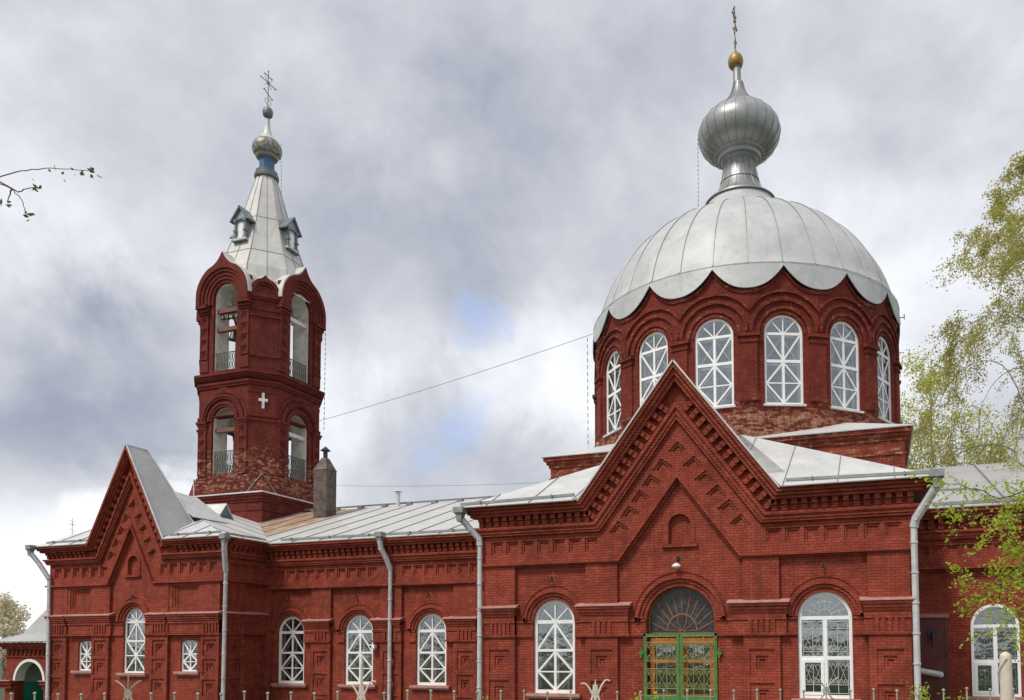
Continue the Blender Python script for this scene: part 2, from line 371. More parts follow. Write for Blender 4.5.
def ogeeband(cx, r, zs, tip, rin, zin, leg):
    return ogee(cx, r, zs, tip, leg=leg)+[(cx-r, leg), (cx-rin, leg)]+[(cx-rin*cos(pi*i/20), zin+rin*sin(pi*i/20)) for i in range(21)]+[(cx+rin, leg)]

# ------------------------------------------------------------------ ground
def ground():
    mb = MB(); xs = [-1500, -300, -90]+list(range(-60, 41, 4))+[90, 300, 1500]; ys = [-600, -120, -60]+[-40, -34, -28, -24, -20, -18, -16, -14, -12, -10, -8, -6, -3, 0, 10, 30, 60, 120, 400, 2500]
    def h(y):
        t = min(1, max(0, (-8-y)/9)); t = t*t*(3-2*t); return -1.1+1.23*t
    vs = [(x, y, h(y)+.03*sin(x*1.3+y)) if -60 < x < 40 and y < -1 else (x, y, h(y)) for y in ys for x in xs]; n = len(xs)
    mb.add(vs, [(j*n+i, j*n+i+1, (j+1)*n+i+1, (j+1)*n+i) for j in range(len(ys)-1) for i in range(n-1)])
    t = NT('lawn'); P = t.pos(); a = t.noise(P, .5, 6, .6); b = t.noise(P, 14, 6, .7)
    c = t.mix(t.ramp(a, .35, .65), col((.045, .075, .02)), col((.10, .09, .045))); c = t.mix(t.ramp(b, .4, .7, 0, .5), c, col((.03, .05, .015)))
    t.L.new(c, t.b.inputs['Base Color']); t.b.inputs['Roughness'].default_value = .9; t.bump(b, .6, .05)
    structure(mb.build('ground', t.m, smooth=True))
ground()

church = thing('church', 'red brick church with pale metal dome, belfry spire and gabled side fronts', 'church')
church.location = (0, 0, 0)
SL = .345                 # roof pitch

# ------------------------------------------------------------------ windows
def window(fr, cx, hw, z0, zs, style, rec=.16, sill=True, curtain='curtain', frame_m='white', seg=False, fw=.115):
    """window part with frame, pane, curtain and sill as sub-parts; d = -rec is the plane of the frame"""
    top = zs+hw
    def arc(u, r=None):
        r = r or hw; return zs+sqrt(max(0, r*r-(u-cx)**2))
    out = arch(cx, hw, z0, zs, rise=.22 if seg else 1.); inn = arch(cx, hw-fw, z0+fw, zs, rise=.22 if seg else 1.)
    mb = MB(); rec = rec-.05
    mb.prism(fr, [out, inn], -rec-.07, -rec)
    cnt = [0]
    def b(p, q, wd=.068, e=0.):
        cnt[0] += 1; mb.bar(fr, p, q, wd, -rec-.062+.0004*cnt[0], -rec-.004-.0017*cnt[0], e)
    L, Rr = cx-hw+fw, cx+hw-fw; iw = hw-fw
    H = zs-z0
    def fan(spokes, th=.04):
        for a in spokes: b((cx, zs), (cx+iw*cos(a), zs+iw*sin(a)), th, .01)
    if style == 'star':          # Lambda, Lambda, V
        t1, t2, t3 = zs-.0, z0+H*.60, z0+H*.30
        if hw > .6: fan((pi/2, pi/4, 3*pi/4))
        b((L, t1), (Rr, t1), .12, .02); b((L, t2), (Rr, t2), .09, .02); b((L, t3), (Rr, t3), .045, .01)
        b((cx, z0+fw), (cx, t1), .085)
        b((cx, t1-.05), (L, t2+.04)); b((cx, t1-.05), (Rr, t2+.04))
        b((cx, t2-.04), (L, t3)); b((cx, t2-.04), (Rr, t3)); b((L, t3), (cx, z0+fw)); b((Rr, t3), (cx, z0+fw))
    elif style == 'drum':        # V, Lambda, V
        t1, t2, t3 = zs+.02, z0+H*.62, z0+H*.31
        fan((pi/2, radians(48), radians(132)), .045); b((L, t1), (Rr, t1), .11, .02); b((L, t2), (Rr, t2), .12, .02); b((L, t3), (Rr, t3), .05, .01)
        b((cx, z0+fw), (cx, t1), .10)
        b((L, t1-.04), (cx, t2+.04)); b((Rr, t1-.04), (cx, t2+.04)); b((cx, t2-.04), (L, t3)); b((cx, t2-.04), (Rr, t3))
        b((L, t3), (cx, z0+fw)); b((Rr, t3), (cx, z0+fw))
    elif style == 'west':
        t1, t2, t3 = zs, z0+H*.63, z0+H*.34
        fan((pi/2, radians(50), radians(130), radians(15), radians(165)), .04); b((L, t1), (Rr, t1), .075, .02); b((L, t2), (Rr, t2), .075, .02); b((L, t3), (Rr, t3), .05, .01)
        b((cx, z0+fw), (cx, t1), .05); b((cx, t1), (L, t2)); b((cx, t1), (Rr, t2)); b((L, t2), (cx, t3)); b((Rr, t2), (cx, t3)); b((cx, t3), (L, z0+fw)); b((cx, t3), (Rr, z0+fw))
    elif style == 'small':
        zt = zs+hw*.1; m1, m2 = z0+H*.60, z0+H*.33
        b((cx, z0+fw), (cx, zt), .05); b((L, m1), (Rr, m1), .05, .01); b((L, m2), (Rr, m2), .04, .01)
        for u in (L, Rr): b((u, zt-.03), (cx, m1)); b((u, m2), (cx, m1)); b((u, m2), (cx, z0+fw))
    elif style == 'plastic':
        t1, t2 = zs, z0+H*.50
        b((L, t1), (Rr, t1), .11, .02); b((L, t2), (Rr, t2), .11, .02); b((cx, z0+fw), (cx, t1), .12)
        mb.prism(fr, [[(L, z0+fw), (cx-.05, z0+fw), (cx-.05, t2-.05), (L, t2-.05)], [(L+.09, z0+fw+.09), (cx-.14, z0+fw+.09), (cx-.14, t2-.14), (L+.09, t2-.14)]], -rec-.055, -rec+.02)
    win = mb.build('window', M[frame_m], church)
    g = MB(); g.prism(fr, [arch(cx, hw-.02, z0+.02, zs, rise=.22 if seg else 1.)], -rec-.045, -rec-.04); g.build('pane', M['glass'], win)
    # inner casement behind the glass, then the backing sheet: painted cloth and room darkness
    if style in ('star', 'west', 'small', 'drum'):
        k = MB(); k.prism(fr, [arch(cx, hw-.01, z0, zs, rise=.22 if seg else 1.), arch(cx, hw-.13, z0+.12, zs, rise=.22 if seg else 1.)], -rec-.30, -rec-.25)
        c2 = [0]
        def bb(p, q, wd=.045):
            c2[0] += 1; k.bar(fr, p, q, wd, -rec-.295, -rec-.255-.0017*c2[0])
        bb((cx, z0), (cx, zs+hw*.2), .08)
        if style != 'small':
            bb((L, z0+H*.6), (Rr, z0+H*.6), .08); bb((L, zs), (Rr, zs), .08)
            bb((cx, zs), (L, z0+H*.62)); bb((cx, zs), (Rr, z0+H*.62)); bb((cx, z0+H*.58), (L, z0+H*.3)); bb((cx, z0+H*.58), (Rr, z0+H*.3)); bb((L, z0+H*.3), (cx, z0)); bb((Rr, z0+H*.3), (cx, z0))
        k.build('inner_frame', M['white'], win)
    g = MB(); pts = []
    n = 28
    for i in range(n+1): pts.append((cx-hw+2*hw*i/n, -.46-rec+.03*sin(i*1.9)))
    for (u0, d0), (u1, d1) in zip(pts, pts[1:]):
        g.add([fr(u0, z0, d0), fr(u1, z0, d1), fr(u1, top if not seg else zs+.2*hw, d1), fr(u0, top if not seg else zs+.2*hw, d0)], [(0, 1, 2, 3)])
    g.build('curtain', M[curtain], win, smooth=True)
    if sill:
        s_ = MB(); s_.rect(fr, cx-hw-.22, cx+hw+.22, z0-.10, z0-.004, -rec, .17); s_.rect(fr, cx-hw-.19, cx+hw+.19, z0-.17, z0-.10, -.02, .11); s_.build('sill', M['ledge'], win)
    return win

def scroll(mb, fr, cx, cz, r, sgn, up, d, turns=1.25, rad=.008, n=18):
    pts = []
    for i in range(n+1):
        t = i/n; a = t*turns*2*pi; rr = r*(1-.78*t); pts.append(fr(cx+sgn*(r-rr*cos(a))-sgn*r, cz+up*rr*sin(a), d))
    mb.tube(pts, rad, 4)
def grille(fr, u0, u1, v0, v1, d, mat, parent, cols=4, rad=.011):
    mb = MB(); w_ = (u1-u0)/cols
    for i in range(cols+1): mb.tube([fr(u0+i*w_, v0, d), fr(u0+i*w_, v1, d)], rad, 5)
    for v in (v0, v0+(v1-v0)*.12, v0+(v1-v0)*.45, v0+(v1-v0)*.58, v0+(v1-v0)*.9, v1): mb.tube([fr(u0, v, d+.02), fr(u1, v, d+.02)], rad*.8, 5)
    for k in range(cols):
        c = u0+(k+.5)*w_
        for (a, bq) in ((v0+(v1-v0)*.13, v0+(v1-v0)*.44), (v0+(v1-v0)*.59, v0+(v1-v0)*.89)):
            h = bq-a; r = min(w_*.28, h*.2)
            for sg in (-1, 1):
                scroll(mb, fr, c+sg*w_*.2, bq-r*1.2, r, sg, 1, d+.01, rad=rad*.7); scroll(mb, fr, c+sg*w_*.2, a+r*1.2, r, sg, -1, d+.01, rad=rad*.7)
            mb.tube([fr(c-w_*.45, a, d+.01), fr(c+w_*.45, bq, d+.01)], rad*.6, 4); mb.tube([fr(c+w_*.45, a, d+.01), fr(c-w_*.45, bq, d+.01)], rad*.6, 4)
    return mb.build('grille', M[mat], parent, fix=False)

# ------------------------------------------------------------------ facade pieces
def nested(cx, cz, w_, h_=None, ang=0., k=(1., .56, .26)):
    return [sq(cx, cz, w_*f, (h_ or w_)*f, ang) for f in k]
def plate_with_panels(mb, fr, outline, panels, d0, d1, steps=3):
    """plate d0..d1 whose square panels are sunk in steps"""
    t = (d1-d0)/steps
    for i in range(steps):
        lv = steps-1-i            # outermost layer has the largest holes
        holes = [p[lv] for p in panels] if lv < 3 else []
        mb.prism(fr, [outline]+holes, d0+i*t+(.0 if i == 0 else .0), d0+(i+1)*t-.0005)
def mold(mb, fr, u0, u1, levels, ends=None):
    """levels: (z0, z1, p)"""
    for z0, z1, p in levels: mb.rect(fr, u0-p*.0, u1+p*.0, z0, z1, -.05, p)

def entab(fr, u0, u1, zt, flz, fb, flutes, name='capital'):
    """capital of a pilaster: sheet-metal ledge, stepped courses, fluted frieze"""
    a = MB(); a.rect(fr, u0-.04, u1+.04, zt-.035, zt, -.02, .34); a.add([fr(u0-.04, zt+.10, 0.), fr(u1+.04, zt+.10, 0.), fr(u1+.04, zt+.002, .32), fr(u0-.04, zt+.002, .32)], [(0, 1, 2, 3)])
    led = a.build('ledge', M['ledge'], church)
    b = MB(); b.rect(fr, u0, u1, zt-.13, zt-.035, -.02, .30); b.rect(fr, u0+.04, u1-.04, zt-.23, zt-.13, -.02, .26); b.rect(fr, u0+.06, u1-.06, zt-.32, zt-.23, -.02, .22); b.rect(fr, u0+.08, u1-.08, flz[1], zt-.32, -.02, .185)
    b.rect(fr, u0+.02, u1-.02, fb, fb+.07, -.02, .20)
    b.rect(fr, u0+.08, u1-.08, flz[0], flz[1]-.002, -.02, .145)
    n, f0, f1 = flutes
    for i in range(n):
        c = f0+(f1-f0)*(i+.5)/n; b.rect(fr, c-(f1-f0)/n*.28, c+(f1-f0)/n*.28, fb+.07, flz[1]-.001, .14, .19)
    return b.build('capital', M['brick'], church)

class Gable:
    """outline of the cornice bands: level, raised over the gable. h = height above the frieze's lower edge"""
    def __init__(s, cx, zb, ztri, slope, F_, e0, e1, k=1.): s.cx, s.zb, s.zt, s.s, s.F, s.e0, s.e1 = cx, zb, ztri, slope, F_, e0, e1; s.k = k
    def xc(s, h): return (s.zt-s.zb+(s.F-1)*h)/s.s
    def path(s, h, p=0.):
        h = h if h <= 1 else 1+(h-1)*s.k
        x = s.xc(h); return [(s.e0-p, s.zb+h), (s.cx-x, s.zb+h), (s.cx, s.zt+s.F*h), (s.cx+x, s.zb+h), (s.e1+p, s.zb+h)]
    def strip(s, mb, fr, h0, h1, p, d0=-.05, holes=()):
        mb.prism(fr, [s.path(h0, p)[::1]+s.path(h1, p)[::-1]]+list(holes), d0, p)

HT = 1.98
BANDS = ((-.14, -.06, .09), (-.06, .02, .23), (.98, 1.06, .21), (1.06, 1.18, .25), (1.18, 1.28, .31), (1.28, 1.64, .15), (1.64, 1.74, .40), (1.74, 1.85, .48), (1.85, 1.98, .57))

def facade(fr, y0, cx, zb, ztri, slope, F_, e0, e1, yb, wall_holes, niche, hooks_u, name_mat='brick', hook=.46, rake_hooks=6, pitch=.55):
    g = Gable(cx, zb, ztri, slope, F_, e0, e1)
    # wall body
    top = g.path(2.1); ol = [(e0, -1.15), (e1, -1.15)] + [top[4], top[3], top[2], top[1], top[0]]
    mb = MB(); mb.prism(fr, [ol]+wall_holes, -.55, 0.)
    return g, mb

def hook_panels(g, hooks_u, hs, rake, pitch, hw_=.46, start=.42):
    P = []
    zc = g.zb+.56
    for u in hooks_u: P.append(nested(u, zc, hw_, .46, 0, (1., .70)))
    # along the rakes
    L = sqrt(1+g.s*g.s); ang = math.atan(g.s)
    h = .5
    for sgn in (-1, 1):
        for i in range(rake):
            # apex of the mid line
            za = g.zt+g.F*h; t = start+.42+i*pitch
            u = g.cx+sgn*t/L; z = za-t/L*g.s
            P.append(nested(u, z, hw_*1.04, hw_*1.04, sgn*(-ang), (1., .66)))
    P.append(nested(g.cx, g.zt+g.F*h-.12, .42, .42, pi/4, (1., .62)))
    return P

JR = random.Random(77)
def dentils(mb, fr, g, segs, rake=True, pitch=.305, w_=.17, t0=.45, t1=None):
    kk_ = lambda h: 1+(h-1)*g.k
    for a, b in segs:
        n = max(1, int(round((b-a)/pitch)))
        for i in range(n):
            c = a+(b-a)*(i+.5)/n+JR.uniform(-.008, .008); mb.rect(fr, c-w_/2, c+w_/2, g.zb+kk_(1.32), g.zb+kk_(1.64), .12, .25); mb.rect(fr, c-w_/2, c+w_/2, g.zb+kk_(1.49), g.zb+kk_(1.642), .248, .33)
    if rake:
        L = sqrt(1+g.s*g.s)
        for sgn in (-1, 1):
            ang = math.atan(g.s)
            du, dv = sgn/L, -g.s/L; nu, nv = sgn*g.s/L, 1/L   # along, outward
            perp = lambda h: (g.F*h)/L
            x = t0; end = (g.xc(kk_(1.45))*L-.18) if t1 is None else t1
            while x < end:
                for h0, h1, d0, d1 in ((kk_(1.32), kk_(1.64), .12, .27), (kk_(1.49), kk_(1.642), .248, .33)):
                    def q(t, h):
                        return (g.cx+du*t, g.zt+g.F*h+dv*t)
                    # keep ends perpendicular to the rake: shift along by projection
                    k = g.F*g.s/L
                    pts = []
                    for tt, h in ((x-w_/2, h0), (x+w_/2, h0), (x+w_/2, h1), (x-w_/2, h1)):
                        pts.append(q(tt+(h-kk_(1.32))*k, h))
                    mb.prism(fr, [pts], d0, d1)
                x += .35

# ---- transept front (y = 0)
fs = frameS(0.)
ZB = 4.52
gT = Gable(0, ZB, 7.22, 1.32, 1.84, -7, 7)
wl = [arch(-4.39, .76, .0, 2.50), arch(4.53, .80, .0, 2.50), arch(.02, 1.13, -.25, 2.46), arch(.03, .37, 4.98, 5.57)]
mb = MB(); p = gT.path(HT-.01)
mb.prism(fs, [[(-7, -1.15), (7, -1.15), p[4], p[3], p[2], p[1], p[0]]]+wl, -.55, 0.)
mb.box(-7, -6.45, .55, 6.3, -1.15, 6.6); mb.box(6.45, 7, .55, 6.3, -1.15, 6.6)      # side walls
wall_t = mb.build('wall', M['brick'], church); wall_t['label'] = 'gabled red brick transept front with green gate'
mb = MB(); mb.rect(fs, -.5, .56, 4.8, 6.1, -.53, -.13)
mb.prism(fs, [arch(.03, .50, 4.98, 5.57), arch(.03, .372, 4.97, 5.57)], -.02, .04); mb.rect(fs, -.56, .62, 4.86, 4.96, -.02, .10)
mb.build('niche', M['brick'], church)
def ogee_relief(fr, cx, r, zs, tip, mbx, d=.03):
    mbx.prism(fr, [ogeeband(cx, r, zs, tip, r-.16, zs, zs-.01)], -.01, d)
# pilasters with panels
def pilaster(fr, u0, u1, ztop, panels, p=.135, mat='brick', z0=-1.15, w_=.76, h_=.80):
    mb = MB(); ps = [nested((u0+u1)/2, zc, w_, h_, 0, (1., .5, .24)) for zc in panels]
    ol = [(u0, z0), (u1, z0), (u1, ztop), (u0, ztop)]
    plate_with_panels(mb, fr, ol, ps, -.002, p); return mb.build('pilaster', M[mat], church)
for u0, u1 in ((-7.0, -5.8), (-3.2, -2.08), (2.08, 3.2), (5.8, 7.0)): pilaster(fs, u0, u1, ZB-.03, (1.15, .10, -.80))
# frieze + cornice
def cornice(fr, g, hooks_u, dsegs, rake_n, pitch, e_ret=None, p0=.095, hw_=.46, start=.42, mat='brick'):
    mb = MB(); t = p0/2
    P = hook_panels(g, hooks_u, None, rake_n, pitch, hw_, start)
    for i in range(2):
        lv = 1-i; g_out = g.path(.0, p0)+g.path(1.0, p0)[::-1]
        mb.prism(fr, [g_out]+[q[lv] for q in P], -.001+i*t, (i+1)*t-.0015)
    for h0, h1, p in BANDS: g.strip(mb, fr, h0, h1, p)
    dentils(mb, fr, g, dsegs, True)
    return mb.build('cornice', M[mat], church)
hooksL = [-6.50-0+.585*i for i in range(6)]
cornice(fs, gT, [-6.50+.585*i for i in range(7)]+[6.55-.585*i for i in range(7)], ((-7.2, -2.95), (2.95, 7.2)), 5, .62)
# ledges and capitals
for u0, u1, f in ((-7.08, -5.72, (5, -6.75, -5.95)), (-3.48, -1.62, (4, -3.0, -2.25)), (1.62, 3.48, (5, 2.2, 3.1)), (5.60, 7.08, (5, 5.95, 6.85))):
    entab(fs, u0, u1, 3.02, (2.05, 2.47), 1.98, f)
mb = MB()
for a, b in ((-5.8, -5.17), (-3.61, -3.2), (-2.08, -1.13), (1.15, 2.08), (3.2, 3.72), (5.34, 5.8)):
    mb.rect(fs, a, b, 1.98, 2.06, -.02, .07); mb.rect(fs, a, b, 2.06, 2.46, -.02, .03); mb.rect(fs, a, b, 2.46, 2.54, -.02, .07)
for cx, hw, zs in ((-4.39, .76, 2.5), (4.53, .80, 2.5)):
    mb.prism(fs, [archband(cx, hw+.0, hw+.13, zs, 2.56)], -.02, .03); mb.prism(fs, [archband(cx, hw+.131, hw+.24, zs, 2.56)], -.02, .08); mb.prism(fs, [archband(cx, hw+.241, hw+.34, zs, 2.62)], -.02, .14)
    ogee_relief(fs, cx, hw+.56, zs+.06, 4.30, mb)
mb.prism(fs, [archband(.02, 1.131, 1.26, 2.46, 2.55)], -.02, .03); mb.prism(fs, [archband(.02, 1.261, 1.38, 2.46, 2.55)], -.02, .08); mb.prism(fs, [archband(.02, 1.381, 1.50, 2.46, 2.6)], -.02, .15)
ogee_relief(fs, .02, 1.72, 2.5, 4.42, mb)
mb.build('archivolt', M['brick'], church)
window(fs, -4.39, .76, .07, 2.50, 'star', rec=.14)
wr = window(fs, 4.53, .80, .05, 2.50, 'plastic', rec=.12, frame_m='pvc', fw=.10, curtain='curtaind')
grille(fs, 4.53-.66, 4.53-.08, .20, 2.38, -.10, 'wgrille', wr, 2, .010); grille(fs, 4.53+.08, 4.53+.66, .20, 2.38, -.10, 'wgrille', wr, 2, .010)
mb = MB()
for i in range(1, 8): a = pi*i/8; mb.tube([fs(4.53+.2*cos(a), 2.56+.2*sin(a), -.10), fs(4.53+.66*cos(a), 2.54+.62*sin(a), -.10)], .008, 5)
for r in (.2, .45): mb.tube([fs(4.53+r*cos(pi*i/16), 2.56+r*sin(pi*i/16), -.10) for i in range(17)], .008, 5)
mb.build('grille', M['wgrille'], wr, fix=False)
# ---- door with gate
door = MB()
for s_ in (-1, 1):
    c = .02+s_*.56
    door.prism(fs, [[(c-.52, -.2), (c+.52, -.2), (c+.52, 1.92), (c-.52, 1.92)], [(c-.36, 1.22), (c-.36, 1.72), (c+.36, 1.72), (c+.36, 1.22)], [(c-.36, .1), (c-.36, 1.10), (c+.36, 1.10), (c+.36, .1)]], -.30, -.20)
dr = door.build('door', M['orange'], church)
mb = MB()
for s_ in (-1, 1): mb.rect(fs, .02+s_*.56-.45, .02+s_*.56+.45, .0, 1.85, -.29, -.285)
mb.build('pane', M['glass'], dr)
mb = MB(); mb.rect(fs, -1.1, 1.14, -.2, 3.6, -.80, -.78); mb.build('curtain', M['curtaind'], dr)  # dark sheet in place of the shade inside the doorway
fanw = MB(); fz = 2.10
fanw.prism(fs, [[(-1.11, fz-.05), (1.15, fz-.05)]+[(.02+1.13*cos(pi*i/20), 2.46+1.13*sin(pi*i/20)) for i in range(21)], [(-1.05, fz), (1.09, fz)]+[(.02+1.07*cos(pi*i/20), 2.46+1.07*sin(pi*i/20)) for i in range(21)]], -.3, -.24)
for i in range(0, 11):
    a = pi*i/10; x, z = cos(a), sin(a); e = 1.07
    q = (.02+e*x, 2.46+e*z) if z > .05 else (.02+e*x, 2.46)
    fanw.bar(fs, (.02+.5*x, fz+.06+.55*z), q, .035, -.29, -.25)
    if i % 2 == 0: fanw.bar(fs, (.02, fz+.03), (.02+.25*cos(a)+.12*sin(2*a), fz+.06+.3*z), .025, -.288, -.252); fanw.bar(fs, (.02+.25*cos(a)+.12*sin(2*a), fz+.06+.3*z), (.02+.5*x, fz+.06+.55*z), .025, -.288, -.252)
fanw.prism(fs, [[(.02+.52*cos(pi*i/16), fz+.05+.57*sin(pi*i/16)) for i in range(17)]+[(.02+.47*cos(pi*i/16), fz+.05+.52*sin(pi*i/16)) for i in range(16, -1, -1)]], -.29, -.25)
fw_ = fanw.build('fanlight', M['fan'], church)
mb = MB(); mb.prism(fs, [[(-1.09, fz), (1.13, fz)]+[(.02+1.11*cos(pi*i/20), 2.46+1.11*sin(pi*i/20)) for i in range(21)]], -.28, -.275); mb.build('pane', M['fanglass'], fw_)
gate = MB()
for a, b in ((-1.20, .0), (.02, 1.22)):
    gate.prism(fs, [[(a, -.08), (b, -.08), (b, 2.06), (a, 2.06)], [(a+.085, .06), (b-.085, .06), (b-.085, 1.97), (a+.085, 1.97)]], .02, .07)
gate.rect(fs, -1.20, 1.22, -.35, -.09, .02, .06)
for u in (-1.27, 1.29): gate.rect(fs, u-.08, u+.08, 1.38, 1.50, .0, .10); gate.tube([fs(u, 1.28, .09), fs(u, 1.60, .09)], .035, 8)
gt = gate.build('gate', M['green'], church)
grille(fs, -1.11, -.09, .06, 1.97, .045, 'grille', gt, 3, .012); grille(fs, .11, 1.13, .06, 1.97, .045, 'grille', gt, 3, .012)
mb = MB(); mb.box(-1.6, 1.6, -1.6, -.02, -1.1, -.42); mb.box(-1.9, 1.9, -2.0, -1.605, -1.1, -.75); mb.build('steps', plain('step_stone', (.35, .33, .30)), church)

# ---- roofs
def seams_on(mb, a, b, c, d, n, h=.045, w_=.03):
    """ribs on quad a-b (low edge) to d-c (high edge), direction low->high"""
    a, b, c, d = map(Vector, (a, b, c, d)); nrm = (b-a).cross(d-a).normalized()
    if nrm.z < 0: nrm = -nrm
    for i in range(1, n):
        t = i/n; p = a.lerp(b, t); q = d.lerp(c, t); s_ = (b-a).normalized()*w_/2
        mb.add([p-s_, p+s_, q+s_, q-s_, p-s_+nrm*h, p+s_+nrm*h, q+s_+nrm*h, q-s_+nrm*h], [(0, 1, 2, 3), (4, 5, 6, 7), (0, 1, 5, 4), (2, 3, 7, 6), (0, 3, 7, 4), (1, 2, 6, 5)])
def slab(mb, pts, th=.035):
    pts = [Vector(p) for p in pts]; n = (pts[1]-pts[0]).cross(pts[2]-pts[0]).normalized()
    if n.z < 0: n = -n
    k = len(pts); mb.add(pts+[p-n*th for p in pts], [tuple(range(k)), tuple(reversed(range(k, 2*k)))]+[(i, (i+1) % k, (i+1) % k+k, i+k) for i in range(k)])
def poly_ribs(mb, pts, direction, spacing, off=0., h=.045, w_=.03):
    """standing seams: clip lines running along direction (2-D, plan) to the planar polygon pts"""
    pts = [Vector(p) for p in pts]; n = (pts[1]-pts[0]).cross(pts[2]-pts[0]).normalized()
    if n.z < 0: n = -n
    d = Vector((*direction, 0)).normalized(); s_ = Vector((-d.y, d.x, 0))
    lo = min(p.dot(s_) for p in pts); hi = max(p.dot(s_) for p in pts); x = lo+off+spacing*.5
    zf = lambda p: (pts[0].dot(n)-n.x*p.x-n.y*p.y)/n.z
    while x < hi:
        cr = []
        for i in range(len(pts)):
            a, b = pts[i], pts[(i+1) % len(pts)]; da, db = a.dot(s_)-x, b.dot(s_)-x
            if da*db < 0: cr.append(a.lerp(b, da/(da-db)))
        if len(cr) == 2 and (cr[0]-cr[1]).length > .25:
            p, q = cr; e = s_*w_/2
            e = Vector((e.x, e.y, 0)); e.z = -(n.x*e.x+n.y*e.y)/n.z
            mb.add([p-e, p+e, q+e, q-e, p-e+n*h, p+e+n*h, q+e+n*h, q-e+n*h], [(0, 1, 2, 3), (4, 5, 6, 7), (0, 1, 5, 4), (2, 3, 7, 6), (0, 3, 7, 4), (1, 2, 6, 5)])
        x += spacing
def gutter(mb, a, b, up, h=.10, w_=.05):
    h *= .85; a = (a[0], a[1], a[2]+.02); b = (b[0], b[1], b[2]+.02)
    """upright gutter strip standing on the roof parallel to the eave"""
    a, b = Vector(a), Vector(b); up = Vector(up)
    mb.add([a, b, b+up*w_, a+up*w_]+[v+Vector((0, 0, h)) for v in (a, b, b+up*w_, a+up*w_)], [(0, 1, 2, 3), (4, 5, 6, 7), (0, 1, 5, 4), (1, 2, 6, 5), (2, 3, 7, 6), (3, 0, 4, 7)])
    k = int((b-a).length/2.2)
    for i in range(k+1):
        p = a.lerp(b, (i+.3)/(k+.6)); d = (b-a).normalized()*.015
        q = p-up*.10; mb.add([p-d, p+d, q+d, q-d]+[v+Vector((0, 0, h+.01)) for v in (p-d, p+d, q+d, q-d)], [(0, 1, 2, 3), (4, 5, 6, 7), (0, 1, 5, 4), (1, 2, 6, 5), (2, 3, 7, 6), (3, 0, 4, 7)])

ZE = ZB+HT
# transept hip roof
T = 6.6
SH = .52; zt = ZE+SH*T; E0 = 7.72; YF = -.74
low = [(-E0, YF, ZE), (E0, YF, ZE)]; south = [low[0], low[1], (E0-T, YF+T, zt), (-E0+T, YF+T, zt)]
west = [(-E0, YF, ZE), (-E0+T, YF+T, zt), (-E0+T, 13, zt), (-E0, 13, ZE)]; east = [(E0, YF, ZE), (E0, 13, ZE), (E0-T, 13, zt), (E0-T, YF+T, zt)]
# split the south slope at the gable
vx = gT.xc(HT)+.06
apexz = gT.zt+gT.F*HT; yap = 5.84
# intersection at the top of the slope
xt = (apexz-zt)/gT.s
for sgn in (-1, 1):
    mb = MB(); pl = [(sgn*vx, YF, ZE), (sgn*E0, YF, ZE), (sgn*(E0-T), YF+T, zt), (sgn*min(xt, E0-T-.01), YF+T, zt)]
    slab(mb, pl)
    o = mb.build('roof', M['roof'], church)
    rb = MB(); poly_ribs(rb, pl, (0, 1), 1.6, .3, .03, .02); rb.build('seam', M['seam'], o)
    gm = MB(); gutter(gm, (sgn*(vx+.12), YF+.34, ZE+SH*.34), (sgn*(E0-.05), YF+.12, ZE+SH*.12), (0, 1, 0), .11); gm.build('gutter', M['gut'], o)
mb = MB(); slab(mb, [(-vx, .6, ZE+SH*(.6-YF)), (vx, .6, ZE+SH*(.6-YF)), (E0-T, YF+T, zt), (-E0+T, YF+T, zt)]); mb.build('roof', M['roof'], church)
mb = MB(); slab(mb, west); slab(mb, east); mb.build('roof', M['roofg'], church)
# steep gable roof over the front
def gable_roof(g, yf, yb, mat, oh=.03, hip=0.):
    mb = MB(); h = 1+(HT-1)*g.k; x = g.xc(h)+.02; za = g.zt+g.F*h+.02; zb_ = g.zb+h+.0
    for sgn in (-1, 1):
        slab(mb, [(g.cx, yf, za), (g.cx+sgn*x, yf, zb_), (g.cx+sgn*x, yb, zb_), (g.cx, yb-hip, za)], .05)
    if hip: slab(mb, [(g.cx, yb-hip, za), (g.cx-x, yb, zb_), (g.cx+x, yb, zb_)], .05)
    return mb.build('gable_roof', mat, church)
gable_roof(gT, -.62, 6.2, M['roof'], hip=3.5)

# ---- crossing block
mb = MB(); HQ = 7.15; CY = 13.35
mb.box(-HQ, HQ, CY-HQ, CY+HQ, 6.0, 9.28)
mb.box(-HQ-.06, HQ+.06, CY-HQ-.06, CY+HQ+.06, 9.28, 9.42); mb.box(-HQ-.14, HQ+.14, CY-HQ-.14, CY+HQ+.14, 9.42, 9.56); mb.box(-HQ-.24, HQ+.24, CY-HQ-.24, CY+HQ+.24, 9.56, 9.72)
mb.box(-HQ-.05, HQ+.05, CY-HQ-.05, CY+HQ+.05, 8.75, 8.83)
mb.build('crossing_wall', M['crossing'], church)
mb = MB(); q = HQ+.32; zz = 9.74
for i in range(4):
    a = pi/2*i; rt = lambda x, y, z: (x*cos(a)-y*sin(a), CY+x*sin(a)+y*cos(a), z)
    Cn = rt(q, -q, zz); A = rt(.2, -q, zz); B = rt(q, -.2, zz); D = rt(4.95, -4.95, 10.72); A2 = rt(1.2, -6.6, zz+.12); B2 = rt(6.6, -1.2, zz+.12)
    slab(mb, [A, Cn, D]); slab(mb, [Cn, B, D]); slab(mb, [A, D, rt(0, -6.2, zz+.1)]); slab(mb, [B, D, rt(6.2, 0, zz+.1)])
o = mb.build('corner_roof', M['roof'], church)

